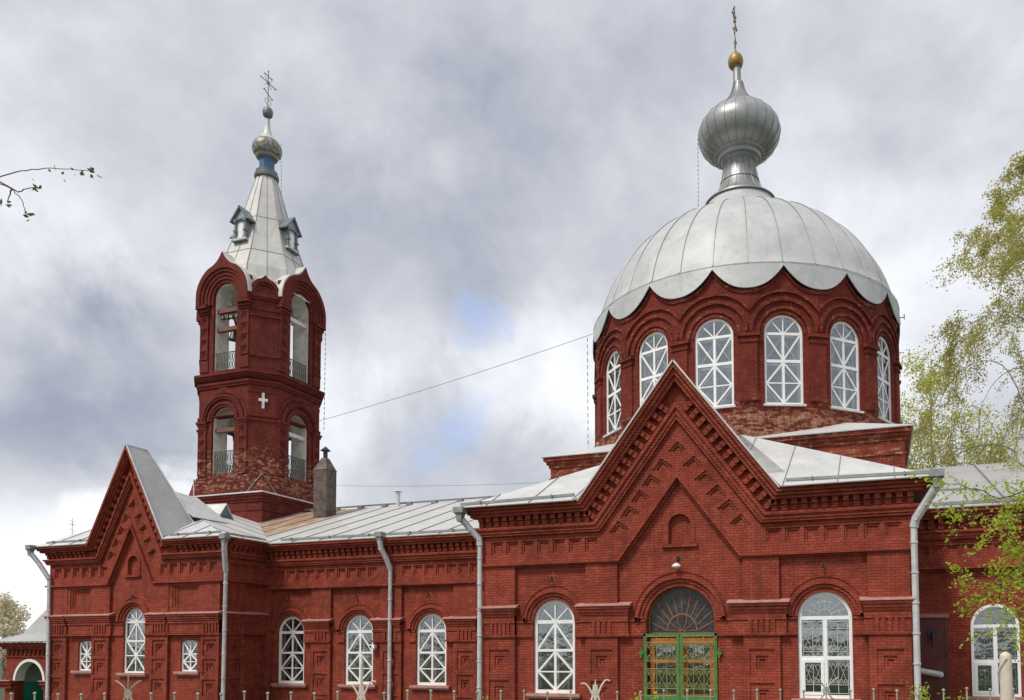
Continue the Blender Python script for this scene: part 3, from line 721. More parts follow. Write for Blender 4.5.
# ---- drum
NW = 16; AP = 7.1; half = AP*tan(pi/NW)
def topcurve(u):
    t = 1-abs(u)/half; return 15.93+.92*t**2.3
drum = MB(); arcl = []; pierl = []
for k in range(NW):
    fr = frameA(0, CY, 2*pi*k/NW, AP)
    n = 24; topl = [(half-2*half*i/n, topcurve(half-2*half*i/n)) for i in range(n+1)]
    drum.prism(fr, [[(-half, 9.4), (half, 9.4)]+topl, arch(0, .79, 11.22, 14.12)], -.5, 0)
    arcs = MB(); arcs.prism(fr, [archband(0, .80, .90, 14.12, 14.12)], -.02, .03); arcs.prism(fr, [archband(0, .98, 1.10, 14.12, 14.05)], -.02, .07)
    # wide arch joined to its neighbours
    def band(r0, r1, d):
        o1 = []; i1 = []
        a0 = math.acos(min(1, (half-.005)/r1)); a1 = math.acos(min(1, (half-.005)/r0)) if r0 > half else 0
        for i in range(21):
            a = a0+(pi-2*a0)*i/20; o1.append((r1*cos(a), 14.17+r1*sin(a)))
            a = a1+(pi-2*a1)*i/20; i1.append((r0*cos(a), 14.17+r0*sin(a)))
        arcs.prism(fr, [o1+i1[::-1]], -.02, d)
    band(1.28, 1.38, .10); band(1.381, 1.45, .05); band(1.62, 1.70, .10)
    tl = [(half-.004-2*(half-.004)*i/24, min(topcurve(half-.004-2*(half-.004)*i/24), 16.8)-.03) for i in range(25)]; arcs.prism(fr, [tl+[(u, z-.15) for u, z in reversed(tl)]], -.02, .06)
    arcl.append(arcs); piers = MB()
    w0 = window(fr, 0, .79, 11.24, 14.12, 'drum', rec=.13, curtain='curtain' if 0 < k < 4 else 'curtainl', fw=.095, sill=False)
    s_ = MB(); s_.rect(fr, -.86, .86, 11.16, 11.235, -.12, .10); s_.build('sill', M['whiteledge'], w0)
    # pier at the facet joint
    fp = frameA(0, CY, 2*pi*(k+.5)/NW, AP/cos(pi/NW)-.02)
    piers.rect(fp, -.33, .33, 11.42, 13.78, -.3, .05); piers.rect(fp, -.38, .38, 11.36, 11.52, -.3, .10)
    piers.rect(fp, -.38, .38, 13.74, 13.84, -.3, .10); piers.rect(fp, -.35, .35, 13.84, 13.96, -.3, .07); piers.rect(fp, -.44, .44, 13.96, 14.10, -.3, .16); pierl.append(piers)
dm = drum.build('drum', M['drum'], church)
for q_ in arcl: q_.build('archivolt', M['drumtop'], dm)
for q_ in pierl: q_.build('pier', M['drum'], dm)
# ---- dome
prof = []
for i in range(22):
    a = (pi/2)*i/22
    prof.append((7.26*cos(a), 15.6+7.1*sin(a)))
prof = [p for p in prof if p[1] > 16.9]; prof = [(7.27, 16.95)]+prof
prof = [p for p in prof if p[0] > 2.2]+[(2.1, 22.55), (1.75, 23.1), (1.62, 23.42)]
mb = MB(); mb.lathe(prof, 0, CY, 96); dome = mb.build('dome', M['dome'], church, smooth='auto')
sm = MB()
for k in range(32):
    a = 2*pi*(k+.0)/32
    pts = [((r+.012)*cos(a), CY+(r+.012)*sin(a), z+.012) for r, z in prof[:-2]]; sm.tube(pts, .018, 4)
pts = [((7.285)*cos(2*pi*i/96), CY+(7.285)*sin(2*pi*i/96), 16.97) for i in range(97)]; sm.tube(pts, .012, 5)
sm.build('seam', M['seam'], dome, fix=False)
# scalloped skirt hanging between the arches
sk = MB(); n = 16*24; top_, bot_, bk = [], [], []
vs = []; fsx = []
for i in range(n):
    a = 2*pi*i/n; local = ((a-(-pi/2)) + pi/NW) % (2*pi/NW) - pi/NW; u = AP*tan(local); zc = min(topcurve(u), 16.86)
    t = (16.95-zc)/1.0
    for (r, z) in ((7.27, 16.95), (7.28+.03*t, 16.95-(16.95-zc)*.5), (7.29+.06*t, zc), (7.26+.06*t, zc-.015), (7.18, 16.9)):
        vs.append((r*cos(a), CY+r*sin(a), z))
for i in range(n):
    j = (i+1) % n
    for k in range(4): fsx.append((i*5+k, j*5+k, j*5+k+1, i*5+k+1))
sk.add(vs, fsx); sk.build('skirt', M['dome'], dome, smooth='auto', fix=False)
# ---- lantern and onion over the dome
mb = MB(); mb.lathe([(1.70, 23.38), (1.66, 23.5), (1.40, 23.62), (1.12, 23.95), (.93, 24.5), (.80, 25.2), (.76, 25.5), (.84, 25.54), (.90, 25.64), (1.02, 25.68), (1.06, 25.82), (1.22, 25.88), (1.28, 26.04), (1.38, 26.08), (1.40, 26.2), (1.0, 26.3)], 0, CY, 40)
lan = mb.build('lantern', M['onion'], church, smooth='auto')
sm = MB(); 
for i in range(16):
    a = 2*pi*i/16; sm.tube([(r*cos(a), CY+r*sin(a), z) for r, z in ((1.42, 23.62), (1.14, 23.96), (.95, 24.5), (.82, 25.2), (.78, 25.6))], .014, 4)
for r, z in ((1.72, 23.42), (.95, 24.52)): sm.tube([(r*cos(2*pi*i/40), CY+r*sin(2*pi*i/40), z+.04*sin(2*pi*i/40*1)) for i in range(41)], .03, 5)
sm.build('seam', M['seam'], lan, fix=False)
op = [(1.0, 25.85), (1.40, 26.0), (1.76, 26.3), (1.96, 26.68), (2.02, 27.02), (1.93, 27.42), (1.64, 27.82), (1.22, 28.18), (.84, 28.50), (.56, 28.82), (.39, 29.12), (.29, 29.42), (.23, 29.7)]
# smooth profile
def smoothp(p, k=4):
    out = []
    for i in range(len(p)-1):
        p0 = p[max(i-1, 0)]; p1 = p[i]; p2 = p[i+1]; p3 = p[min(i+2, len(p)-1)]
        for j in range(k):
            t = j/k; out.append(tuple(.5*((2*p1[c])+(-p0[c]+p2[c])*t+(2*p0[c]-5*p1[c]+4*p2[c]-p3[c])*t*t+(-p0[c]+3*p1[c]-3*p2[c]+p3[c])*t**3) for c in (0, 1)))
    return out+[p[-1]]
mb = MB(); mb.lathe(smoothp(op, 3), 0, CY, 72, rot=.1); on = mb.build('onion_dome', M['onion'], church, smooth='auto')
sm = MB()
for i in range(24):
    a = 2*pi*(i+.3)/24; sm.tube([((r+.012)*cos(a), CY+(r+.012)*sin(a), z) for r, z in smoothp(op, 2)], .016, 4)
sm.build('seam', M['seam'], on, fix=False)
mb = MB(); mb.lathe([(.21, 29.5), (.19, 30.45), (.24, 30.5)], -.06, CY, 16); mb.build('finial_post', M['onion'], on, smooth='auto')
mb = MB(); mb.lathe(smoothp([(.20, 30.47), (.34, 30.62), (.385, 30.86), (.31, 31.10), (.13, 31.27), (.05, 31.42)], 3), -.12, CY, 24); mb.build('finial_ball', M['gold'], on, smooth='auto')
def cross(cx, cy, z0, h, mat, s_=1.):
    """three-bar cross whose bars run north-south, with rays and pendant tips"""
    mb = MB(); r = .028*s_
    mb.tube([(cx, cy, z0), (cx, cy, z0+h)], r, 6)
    def bar_(z, w_, tilt=0.):
        mb.tube([(cx, cy-w_, z+tilt), (cx, cy+w_, z-tilt)], r*.9, 6)
        for q in (-1, 1): mb.ball((cx, cy+q*w_, z-q*tilt), r*1.9, 6)
    bar_(z0+h*.86, .30*s_); bar_(z0+h*.68, .62*s_); bar_(z0+h*.36, .34*s_, .14*s_)
    for q in (-1, 1):
        for e in (-1, 1): mb.tube([(cx, cy, z0+h*.68), (cx, cy+q*.28*s_, z0+h*.68+e*.28*s_)], r*.6, 5)
        mb.tube([(cx, cy+q*(.05+.22*sin(pi*i/8))*s_, z0+h*(.06+.18*i/8)) for i in range(9)], r*.6, 5)
    mb.ball((cx, cy, z0+h*.68), .085*s_, 8); mb.ball((cx, cy, z0+h), r*1.9, 6)
    return mb.build('cross', M[mat], church)
cross(-.14, CY, 31.35, 2.35, 'iron', 1.0)

# ---- nave (west arm), south wall y = 4.37
YN = 4.37; fn = frameS(YN); ZN = 4.35
def straight_cornice(fr, u0, u1, zb, hooks, mat='brick', bands=BANDS, dent=True, ret=0., dpitch=.30, kb=1.):
    mb = MB(); t = .095/2; P = [nested(u, zb+.56, .46, .44, 0, (1., .70)) for u in hooks]
    for i in range(2): mb.prism(fr, [[(u0, zb), (u1, zb), (u1, zb+1.), (u0, zb+1.)]]+[q[1-i] for q in P], -.001+i*t, (i+1)*t-.0015)
    kq = lambda h: h if h <= 1 else 1+(h-1)*kb
    for h0, h1, p in bands: mb.rect(fr, u0, u1, zb+kq(h0), zb+kq(h1), -.05, p)
    if dent:
        n = int(round((u1-u0)/dpitch))
        for i in range(n):
            c = u0+(u1-u0)*(i+.5)/n+JR.uniform(-.008, .008); mb.rect(fr, c-.085, c+.085, zb+1+.32*kb, zb+1+.64*kb, .12, .25); mb.rect(fr, c-.085, c+.085, zb+1+.49*kb, zb+1+.642*kb, .248, .33)
    return mb.build('cornice', M[mat], church)
wins = (-19.11, -15.48, -11.86)
mb = MB(); mb.prism(fn, [[(-20.55, -1.15), (-7.0, -1.15), (-7.0, 6.4), (-20.55, 6.4)]]+[arch(c, .735, -.02, 2.33) for c in wins], -.55, 0)
o = mb.build('wall', M['brick'], church); o['label'] = 'nave wall with three arched windows'
pilaster(fn, -20.55, -20.15, ZN-.03, (), z0=-1.15)
for u0, u1 in ((-17.92, -16.88), (-14.30, -13.24), (-10.72, -9.62)):
    pilaster(fn, u0, u1, ZN-.03, (1.07, .08, -.85)); entab(fn, u0-.40, u1+.04, 2.84, (1.95, 2.32), 1.87, (4, u0+.15, u1-.2))
mb = MB()
for c in wins:
    for a, b in ((c-1.05 if c > -19 else c-1.03, c-.735), (c+.735, c+1.15)):
        mb.rect(fn, a, b, 1.87, 1.95, -.02, .07); mb.rect(fn, a, b, 1.95, 2.30, -.02, .03); mb.rect(fn, a, b, 2.30, 2.38, -.02, .07)
    mb.prism(fn, [archband(c, .736, .85, 2.33, 2.4)], -.02, .03); mb.prism(fn, [archband(c, .851, .96, 2.33, 2.4)], -.02, .08); mb.prism(fn, [archband(c, .961, 1.07, 2.33, 2.42)], -.02, .14)
    ogee_relief(fn, c, 1.27, 2.4, 4.03, mb)
    window(fn, c, .735, .03, 2.33, 'star', rec=.14)
mb.rect(fn, -20.15, -20.15+.02, 4.2, 4.3, 0, .05)
mb.build('archivolt', M['brick'], church)
straight_cornice(fn, -20.5, -7.0, ZN, [-19.10+.545*i for i in range(9)]+[-13.0+.545*i for i in range(11)]+[-19.65, -20.2])
ZEN = ZN+HT+.01; YEN = YN-.62
RZ = 9.62
SLN = (RZ-ZEN)/(CY-YEN)
sN = [(-19.95, YEN, ZEN), (-7.2, YEN, ZEN), (-7.2, CY, RZ), (-26.9, CY, RZ), (-26.9, YEN+(26.9-19.95), ZEN+SLN*(26.9-19.95))]
mb = MB(); slab(mb, sN); rn = mb.build('roof', M['roofr'], church)
rb = MB(); poly_ribs(rb, sN, (0, 1), 1.5, .2, .035, .022); rb.build('seam', M['seam'], rn)
mb = MB(); gutter(mb, (-19.6, YEN+.42, ZEN+SLN*.42), (-7.9, YEN+.22, ZEN+SLN*.22), (0, 1, 0), .11); mb.build('gutter', M['gut'], rn)
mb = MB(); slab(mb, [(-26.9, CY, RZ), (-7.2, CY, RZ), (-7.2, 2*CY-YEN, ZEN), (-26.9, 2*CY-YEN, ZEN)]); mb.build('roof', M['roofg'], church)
mb = MB(); mb.tube([(-26, CY, RZ+.13), (-7.6, CY, RZ+.13)], .05, 6)
for i in range(11): x = -25.3+1.62*i; mb.box(x-.16, x+.16, CY-.12, CY+.12, RZ-.02, RZ+.14)
mb.build('ridge_rail', M['seam'], rn)
mb = MB(); mb.rect(frameS(2*CY-YN), -20.5, -7, -1.15, 6.4, 0, .5); mb.build('wall', M['brick'], church)

# ---- east wing (beyond the transept)
fe = frameS(YN)
mb = MB(); XE = 14.5; ZQ = 4.28
mb.prism(fe, [[(7, -1.15), (XE, -1.15), (XE, 6.5), (7, 6.5)], arch(9.76, .74, -.1, 2.27), arch(13.1, .74, -.1, 2.27)], -.55, 0)
mb.box(XE-.5, XE, YN+.55, 2*CY-YN, -1.15, 6.5)
o = mb.build('wall', M['brick'], church); o['label'] = 'shaded brick wall of the east wing'
straight_cornice(fe, 7.0, XE+.1, ZQ, [7.55+.49*i for i in range(14)], dpitch=.33)
mb = MB()
for c in (9.76, 13.1):
    mb.prism(fe, [archband(c, .741, .90, 2.27, 2.27)], -.02, .02); mb.prism(fe, [archband(c, .98, 1.06, 2.3, 2.3)], -.02, .03)
mb.build('archivolt', M['brick'], church)
for c in (9.76, 13.1):
    we = window(fe, c, .74, -.08, 2.27, 'plastic', rec=-.02, frame_m='pvc', fw=.09, curtain='curtaind')
    grille(fe, c-.6, c-.06, .05, 2.2, -.01, 'wgrille', we, 2, .014); grille(fe, c+.06, c+.6, .05, 2.2, -.01, 'wgrille', we, 2, .014)
    g2 = MB()
    for i in range(5): scroll(g2, fe, c-.4+.2*i, 2.45+.15*(1-abs(i-2)/2), .12, 1 if i % 2 else -1, 1, -.01, rad=.011)
    g2.build('grille', M['wgrille'], we, fix=False)
ZEE = ZQ+HT+.01; YEE = YN-.62
sE = [(7.2, YEE, ZEE), (XE+.7, YEE, ZEE), (XE+.7-5, CY, RZ), (7.2, CY, RZ)]
mb = MB(); slab(mb, [(7.2, YEE, ZEE), (XE+.7, YEE, ZEE), (XE+.7, CY, RZ), (7.2, CY, RZ)]); re_ = mb.build('roof', M['roofg'], church)
rb = MB(); poly_ribs(rb, [(7.2, YEE, ZEE), (XE+.7, YEE, ZEE), (XE+.7, CY, RZ), (7.2, CY, RZ)], (0, 1), 1.75, .6, .06, .04); rb.build('seam', M['seam'], re_)
mb = MB(); gutter(mb, (7.9, YEE+.35, ZEE+.12), (XE+.5, YEE+.35, ZEE+.12), (0, 1, 0), .12); mb.build('gutter', M['gut'], re_)
mb = MB(); slab(mb, [(7.2, CY, RZ), (XE+.7, CY, RZ), (XE+.7, 2*CY-YEE, ZEE), (7.2, 2*CY-YEE, ZEE)]); mb.build('roof', M['roofg'], church)
mb = MB(); slab(mb, [(7.3, YEE+.55, ZEE+.75), (9.0, YEE+.55, ZEE+.75), (9.0, YEE+2.6, ZEE+1.0), (7.3, YEE+2.6, ZEE+1.0)]); mb.add([(9.0, YEE+.55, ZEE+.73), (9.0, YEE+.5, ZEE+.15), (9.0, YEE+2.7, ZEE+.9)], [(0, 1, 2)]); mb.box(7.3, 8.99, YEE+.6, YEE+.66, ZEE+.18, ZEE+.72)
mb.build('roof_hatch', M['roof'], church)
mb = MB(); mb.box(11.95, 12.25, 12.9, 13.2, 9.4, 10.6); mb.box(11.88, 12.32, 12.83, 13.27, 10.6, 10.66); mb.build('vent_pipe', M['pipe'], church)

# ---- west block front, y = 1.78
YW = 1.78; fw = frameS(YW); CX = -25.62; ZW = 4.57
gW = Gable(CX, ZW, 7.20, 1.95, 1.95, -30.62, -20.53, k=.84)
HW = 1+(HT-1)*.84
MW = (-25.47, .635)
smallw = ((-28.45, .43), (-22.30, .46))
mb = MB(); p = gW.path(HT-.01)
mb.prism(fw, [[(-30.62, -1.15), (-20.53, -1.15), p[4], p[3], p[2], p[1], p[0]], arch(MW[0], MW[1], .5, 2.82), arch(-25.62, .30, 4.95, 5.50)]+[arch(c, hw, .62, 1.90, rise=.22) for c, hw in smallw], -.5, 0)
mb.box(-21.03, -20.53, YW+.5, YN+.1, -1.15, 6.5); mb.box(-30.62, -30.12, YW+.5, 2*CY-YW, -1.15, 6.5)
o = mb.build('wall', M['brick'], church); o['label'] = 'gabled brick front of the west block'
mb = MB(); mb.rect(fw, -26.1, -25.15, 4.8, 6.0, -.48, -.12); mb.prism(fw, [arch(-25.62, .42, 4.95, 5.5), arch(-25.62, .302, 4.94, 5.5)], -.02, .04); mb.rect(fw, -26.1, -25.14, 4.84, 4.93, -.02, .09)
mb.build('niche', M['brick'], church)
for u0, u1 in ((-30.62, -29.5), (-27.9, -26.86), (-24.40, -23.38), (-21.52, -20.53)):
    pilaster(fw, u0, u1, ZW-.03, (1.66, .82, -.05), w_=.74, h_=.70)
cornice(fw, gW, [-30.18+.575*i for i in range(6)]+[-20.95-.555*i for i in range(6)], ((-30.8, -28.2), (-23.05, -20.35)), 4, .62, hw_=.40, start=.40)
# wide sunk panels over the small windows
for u0, u1 in ((-29.5, -27.9), (-23.38, -21.52)):
    mb = MB(); pn = nested((u0+u1)/2+.02, 3.90, 1.30*(u1-u0)/1.6, .94, 0, (1., .86, .72)); plate_with_panels(mb, fw, [(u0, 3.2), (u1, 3.2), (u1, ZW-.08), (u0, ZW-.08)], pn and [pn], -.001, .11); mb.build('panel', M['brick'], church)
for u0, u1, f in ((-30.70, -29.45, (5, -30.45, -29.65)), (-29.44, -26.66, (5, -27.8, -27.0)), (-24.55, -23.40, (5, -24.3, -23.5)), (-23.39, -20.45, (5, -21.45, -20.6))):
    entab(fw, u0, u1, 3.16, (2.30, 2.72), 2.22, f)
mb = MB()
for a, b in ((-26.86, -26.11), (-24.83, -24.4)):
    mb.rect(fw, a, b, 2.22, 2.30, -.02, .07); mb.rect(fw, a, b, 2.30, 2.70, -.02, .03); mb.rect(fw, a, b, 2.70, 2.78, -.02, .07)
mb.prism(fw, [archband(MW[0], .636, .76, 2.82, 2.85)], -.02, .03); mb.prism(fw, [archband(MW[0], .761, .87, 2.82, 2.85)], -.02, .08); mb.prism(fw, [archband(MW[0], .871, .99, 2.82, 2.85)], -.02, .14)
ogee_relief(fw, MW[0], 1.18, 2.9, 4.2, mb)
mb.build('archivolt', M['brick'], church)
window(fw, MW[0], MW[1], .55, 2.82, 'west', rec=.13, curtain='curtainl', fw=.07)
for c, hw in smallw: window(fw, c, hw, .64, 1.90, 'small', rec=.13, curtain='curtainl', seg=True, fw=.06)
# east return of the west block
fr_e = frameE(-20.53)
straight_cornice(fr_e, YW-.0, YN-.02, ZW, [2.35, 2.95, 3.55], dpitch=.30, kb=.84)
pilaster(fr_e, YW+.002, 2.95, ZW-.03, (1.66, .82, -.05), w_=.74, h_=.70)
entab(fr_e, YW-.05, YN-.02, 3.16, (2.30, 2.72), 2.22, (5, 2.0, 2.8))
# roof of the west block
ZEW = ZW+HW; q = .62; x0, x1, y0 = -30.62-q, -20.53+q, YW-q
SW = .325; SS = .49
vxw = gW.xc(HW)+.05; xm = -28.6; hy = 5.76; zr = ZEW+SW*(x1-xm)
for sgn, xe in ((-1, x0), (1, x1)):
    mb = MB(); pl = [(CX+sgn*vxw, y0, ZEW), (xe, y0, ZEW), (xm, y0+hy, zr)]
    if sgn > 0: pl.append((CX+1.0, YW+.6, ZEW+SS*(YW+.6-y0)))
    slab(mb, pl); o = mb.build('roof', M['roof'], church)
    rb = MB(); poly_ribs(rb, pl, (0, 1), 1.3, .25, .03, .02); rb.build('seam', M['seam'], o)
    gm = MB(); gutter(gm, (CX+sgn*(vxw+.1), y0+.32, ZEW+SS*.32), (xe-sgn*.5, y0+.32, ZEW+SS*.32), (0, 1, 0), .09); gm.build('gutter', M['gut'], o)
mb = MB(); yq = YW+.45; slab(mb, [(CX-vxw, yq, ZEW+SS*(yq-y0)), (CX+vxw, yq, ZEW+SS*(yq-y0)), (xm, y0+hy, zr)])
for sg in (-1, 1): slab(mb, [(CX, 3.2, 9.15), (CX, 5.2, 9.05), (CX+sg*1.9, 5.2, 7.7), (CX+sg*1.9, 3.2, 7.7)])
slab(mb, [(CX, 5.2, 9.05), (CX+1.9, 5.2, 7.7), (CX, 7.0, 8.2), (CX-1.9, 5.2, 7.7)])
mb.build('roof', M['roof'], church)
mb = MB(); pe = [(x1, y0, ZEW), (x1, 12.5, ZEW), (xm, 12.5, zr), (xm, y0+hy, zr)]; slab(mb, pe); o = mb.build('roof', M['roof'], church)
rb = MB(); poly_ribs(rb, pe, (1, 0), 1.7, .3, .03, .022); rb.build('seam', M['seam'], o)
gm = MB(); gutter(gm, (x1-.35, y0+.5, ZEW+SW*.35), (x1-.35, YEN+.2, ZEW+SW*.35), (-1, 0, 0), .09); gm.build('gutter', M['gut'], o)
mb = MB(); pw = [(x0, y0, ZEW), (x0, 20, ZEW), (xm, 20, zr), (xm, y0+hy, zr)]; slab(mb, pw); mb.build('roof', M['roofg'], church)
# steep gable roof with hipped back
mb = MB(); za = gW.zt+gW.F*HW+.02; yg = YW-.55; xg = gW.xc(HW)+.02; zb_ = ZW+HW
for sgn in (-1, 1): slab(mb, [(CX, yg, za), (CX+sgn*xg, yg, zb_), (CX+sgn*xg, 3.6, zb_+.1), (CX, YW+.52, za)], .05)
slab(mb, [(CX, YW+.52, za), (CX-xg, 3.6, zb_+.1), (CX+xg, 3.6, zb_+.1)], .05)
o = mb.build('gable_roof', M['roofg'], church)
rb = MB(); rb.tube([(CX+.02, YW+.52, za+.03), (CX+xg, 3.6, zb_+.14)], .04, 5); rb.tube([(CX, yg, za+.03), (CX+xg+.03, yg, zb_+.03)], .035, 5); rb.build('seam', M['pipe'], o)
VX, VY = -26.9, 7.45
# small roof vent with lattice front
vx_, vy_, vz_ = VX, VY, ZEW+SW*(x1-VX-.85)+.10
mb = MB()
slab(mb, [(vx_+.9, vy_-.55, vz_-.15), (vx_+.9, vy_, vz_+.68), (vx_-1.1, vy_, vz_+.72), (vx_-1.1, vy_-.55, vz_+.3)]); slab(mb, [(vx_+.9, vy_+.55, vz_-.15), (vx_+.9, vy_, vz_+.68), (vx_-1.1, vy_, vz_+.72), (vx_-1.1, vy_+.55, vz_+.3)])
vn = mb.build('roof_vent', M['roof'], church)
mb = MB(); fv = frameE(vx_+.8); mb.prism(fv, [[(vy_-.48, vz_-.2), (vy_+.48, vz_-.2), (vy_, vz_+.6)]], -.03, 0)
for i in range(5): mb.bar(fv, (vy_-.4+.16*i, vz_-.2), (vy_-.2+.16*i, vz_+.1), .02, 0, .02); mb.bar(fv, (vy_+.4-.16*i, vz_-.2), (vy_+.2-.16*i, vz_+.1), .02, .0, .022)
mb.build('lattice', M['bluegrey'], vn)

# ---- bell tower
TX, TY = -29.33, 13.3; TA = 2.87; TH = 1.80; CA = (TA+TH)/sqrt(2); CH = (TA-TH)/sqrt(2)
def octo(a, h_): return [(a, -h_), (a, h_), (h_, a), (-h_, a), (-a, h_), (-a, -h_), (-h_, -a), (h_, -a)]
def octbelt(mb, z0, z1, p, inner=None):
    o1 = octo(TA+p, TH+p*.414); pts = [(TX+x, TY+y) for x, y in o1]
    k = len(pts); mb.add([(x, y, z0) for x, y in pts]+[(x, y, z1) for x, y in pts], [tuple(range(k)), tuple(range(2*k-1, k-1, -1))]+[(i, (i+1) % k, (i+1) % k+k, i+k) for i in range(k)])
def octring(mb, z0, z1, p, t=.5):
    o1 = [(TX+x, TY+y) for x, y in octo(TA+p, TH+p*.414)]; o2 = [(TX+x, TY+y) for x, y in octo(TA-t, TH-t*.414)]; k = 8
    mb.add([(x, y, z) for z in (z0, z1) for x, y in o1]+[(x, y, z) for z in (z0, z1) for x, y in o2],
           [(i, (i+1) % k, (i+1) % k+k, i+k) for i in range(k)]+[(16+i, 16+(i+1) % k, 16+(i+1) % k+k, 16+i+k) for i in range(k)]+[(i, (i+1) % k, 16+(i+1) % k, 16+i) for i in range(k)]+[(8+i, 8+(i+1) % k, 24+(i+1) % k, 24+i) for i in range(k)])
tw = MB(); pl_ = MB(); rails = []; dets = []; kokos = []; krs = []
LO = (11.58, 14.62, .83); UP = (17.62, 21.92, .84)
for k in range(4):
    det = MB(); koko = MB(); kr = MB(); kos = MB(); krz = MB(); dets.append(det); kokos += [koko, kos]; krs += [kr, krz]
    fr = frameA(TX, TY, pi/2*k, TA)
    ho = [arch(0, h_, a, b) for a, b, h_ in (LO, UP)]
    tw.prism(fr, [[(-TH, 9), (TH, 9), (TH, 22.95), (1.2, 23.2), (-1.2, 23.2), (-TH, 22.95)]]+ho, -.12, 0)
    pl_.prism(fr, [[(-TH+.02, 9), (TH-.02, 9), (TH-.02, 23.0), (-TH+.02, 23.0)]]+ho, -1.15, -.125)
    fc = frameA(TX, TY, pi/2*k+pi/4, CA)
    tw.rect(fc, -CH, CH, 9, 22.4, -.12, 0); pl_.rect(fc, -CH+.02, CH-.02, 9, 22.9, -.5, -.125)
    for s_ in (-1, 1):
        for (z0, z1, zc0, n, pt) in ((11.5, 14.42, 14.03, 4, .655), (18.35, 21.0, 20.62, 4, .66)):
            P = [nested(s_*1.47, zc0-pt*i, .44, .44, 0, (1., .55, .25)) for i in range(n)]
            plate_with_panels(det, fr, [(s_*1.47-.29, z0), (s_*1.47+.29, z0), (s_*1.47+.29, z1), (s_*1.47-.29, z1)], P, -.03, .09)
        det.rect(fr, s_*1.47-.31, s_*1.47+.31, 17.62, 18.30, -.03, .06)
        det.rect(fr, s_*1.47-.34, s_*1.47+.34, 14.42, 14.55, -.03, .14); det.rect(fr, s_*1.47-.37, s_*1.47+.37, 14.55, 14.68, -.03, .20)
        det.rect(fr, s_*1.47-.34, s_*1.47+.34, 21.0, 21.12, -.03, .16); det.rect(fr, s_*1.47-.37, s_*1.47+.37, 21.12, 21.3, -.03, .24); det.rect(fr, s_*1.50-.37, s_*1.50+.37, 21.3, 21.52, -.03, .34)
    # archivolts
    for r0, r1, d in ((.84, .98, .04), (.981, 1.12, .09), (1.30, 1.42, .10), (1.421, 1.55, .15)): det.prism(fr, [archband(0, r0, r1, 14.62, 14.68)], -.03, d)
    det.prism(fr, [ogeeband(0, 1.75, 14.7, 16.95, 1.56, 14.7, 14.69)], -.03, .05)
    det.rect(fr, -.10, .10, 11.45, 11.46, 0, .01)
    for r0, r1, d in ((.85, 1.02, .06), (1.021, 1.20, .14), (1.21, 1.40, .20), (1.41, 1.58, .28)): koko.prism(fr, [archband(0, r0, r1, 21.92, 21.52)], -.10, d)
    koko.prism(fr, [ogeeband(0, 1.86, 21.98, 24.45, 1.585, 21.92, 21.5)], -.35, .36)
    koko.prism(fr, [[(-1.9, 21.49), (-1.9, 21.3), (-1.2, 21.3), (-1.2, 21.49)]], -.1, .33); koko.prism(fr, [[(1.2, 21.49), (1.2, 21.3), (1.9, 21.3), (1.9, 21.49)]], -.1, .33)
    big = ogee(0, 1.93, 22.0, 24.53, leg=21.9); kr.ribbon(fr, big, ogee(0, 1.62, 22.0, 24.1, leg=21.9), -1.6, -.36); 
    kr.ribbon(fr, big, ogee(0, 1.868, 21.98, 24.455, leg=21.9), -.355, .30)
    sm2 = ogee(0, .74, 22.12, 23.05, leg=21.95); kos.prism(fc, [sm2, arch(0, .50, 21.96, 22.15)], -.3, .12); kos.prism(fc, [arch(0, .50, 21.96, 22.15), arch(0, .34, 21.965, 22.15)], -.3, .05); kos.prism(fc, [arch(0, .339, 21.966, 22.15)], -.3, -.02)
    krz.prism(fc, [ogee(0, .80, 22.12, 23.12, leg=21.93)], -1.6, -.305)
    # chamfer mouldings under the small gable
    for z0, z1, p in ((21.72, 21.95, .16), (21.58, 21.72, .10), (21.0, 21.10, .05), (20.6, 20.7, .07), (18.28, 18.42, .06), (16.2, 16.3, .03), (14.80, 14.95, .08), (14.55, 14.66, .05)): kos.rect(fc, -CH-.02, CH+.02, z0, z1, -.02, p)
    # rails and beams
    for zb0, zt0 in ((11.62, 12.95), (17.66, 18.75)):
        rr_ = MB(); rails.append(rr_)
        rr_.rect(fr, -.8, .8, zt0-.05, zt0, -.22, -.17); rr_.rect(fr, -.8, .8, zb0, zb0+.05, -.22, -.17)
        for i in range(9):
            u = -.76+.19*i; rr_.tube([fr(u, zb0, -.195), fr(u, zt0, -.195)], .016, 5)
            if i < 8:
                pts = [fr(u+.095+.06*sin(2*pi*j/8), zb0+.08+(zt0-zb0-.16)*j/8, -.195) for j in range(9)]; rr_.tube(pts, .013, 4)
                pts = [fr(u+.095-.06*sin(2*pi*j/8), zb0+.08+(zt0-zb0-.16)*j/8, -.195) for j in range(9)]; rr_.tube(pts, .013, 4)
rails_ = rails; twr = tw.build('bell_tower', M['tower'], church)
pl_.rect(frameA(TX, TY, 0, 0), -2.4, 2.4, 22.9, 23.0, -2.4, 2.4)
pl_.build('inner_wall', M['plaster'], twr)
for q_ in dets: q_.build('archivolt', M['tower'], twr)
for q_, r_ in zip(kokos, krs):
    kk = q_.build('kokoshnik', M['tower'], church); r_.build('gable_roof', M['spire'], kk)
for r in rails: r.build('railing', M['railp'], twr)
mb = MB()
for z0, z1, p in ((16.62, 16.76, .08), (16.76, 16.90, .14), (17.02, 17.12, .12), (17.12, 17.26, .20), (17.26, 17.40, .30), (11.30, 11.42, .10)): octring(mb, z0, z1, p)
octring(mb, 10.3, 11.30, .16); octring(mb, 14.92, 14.98, .02)
mb.build('cornice', M['tower'], twr)
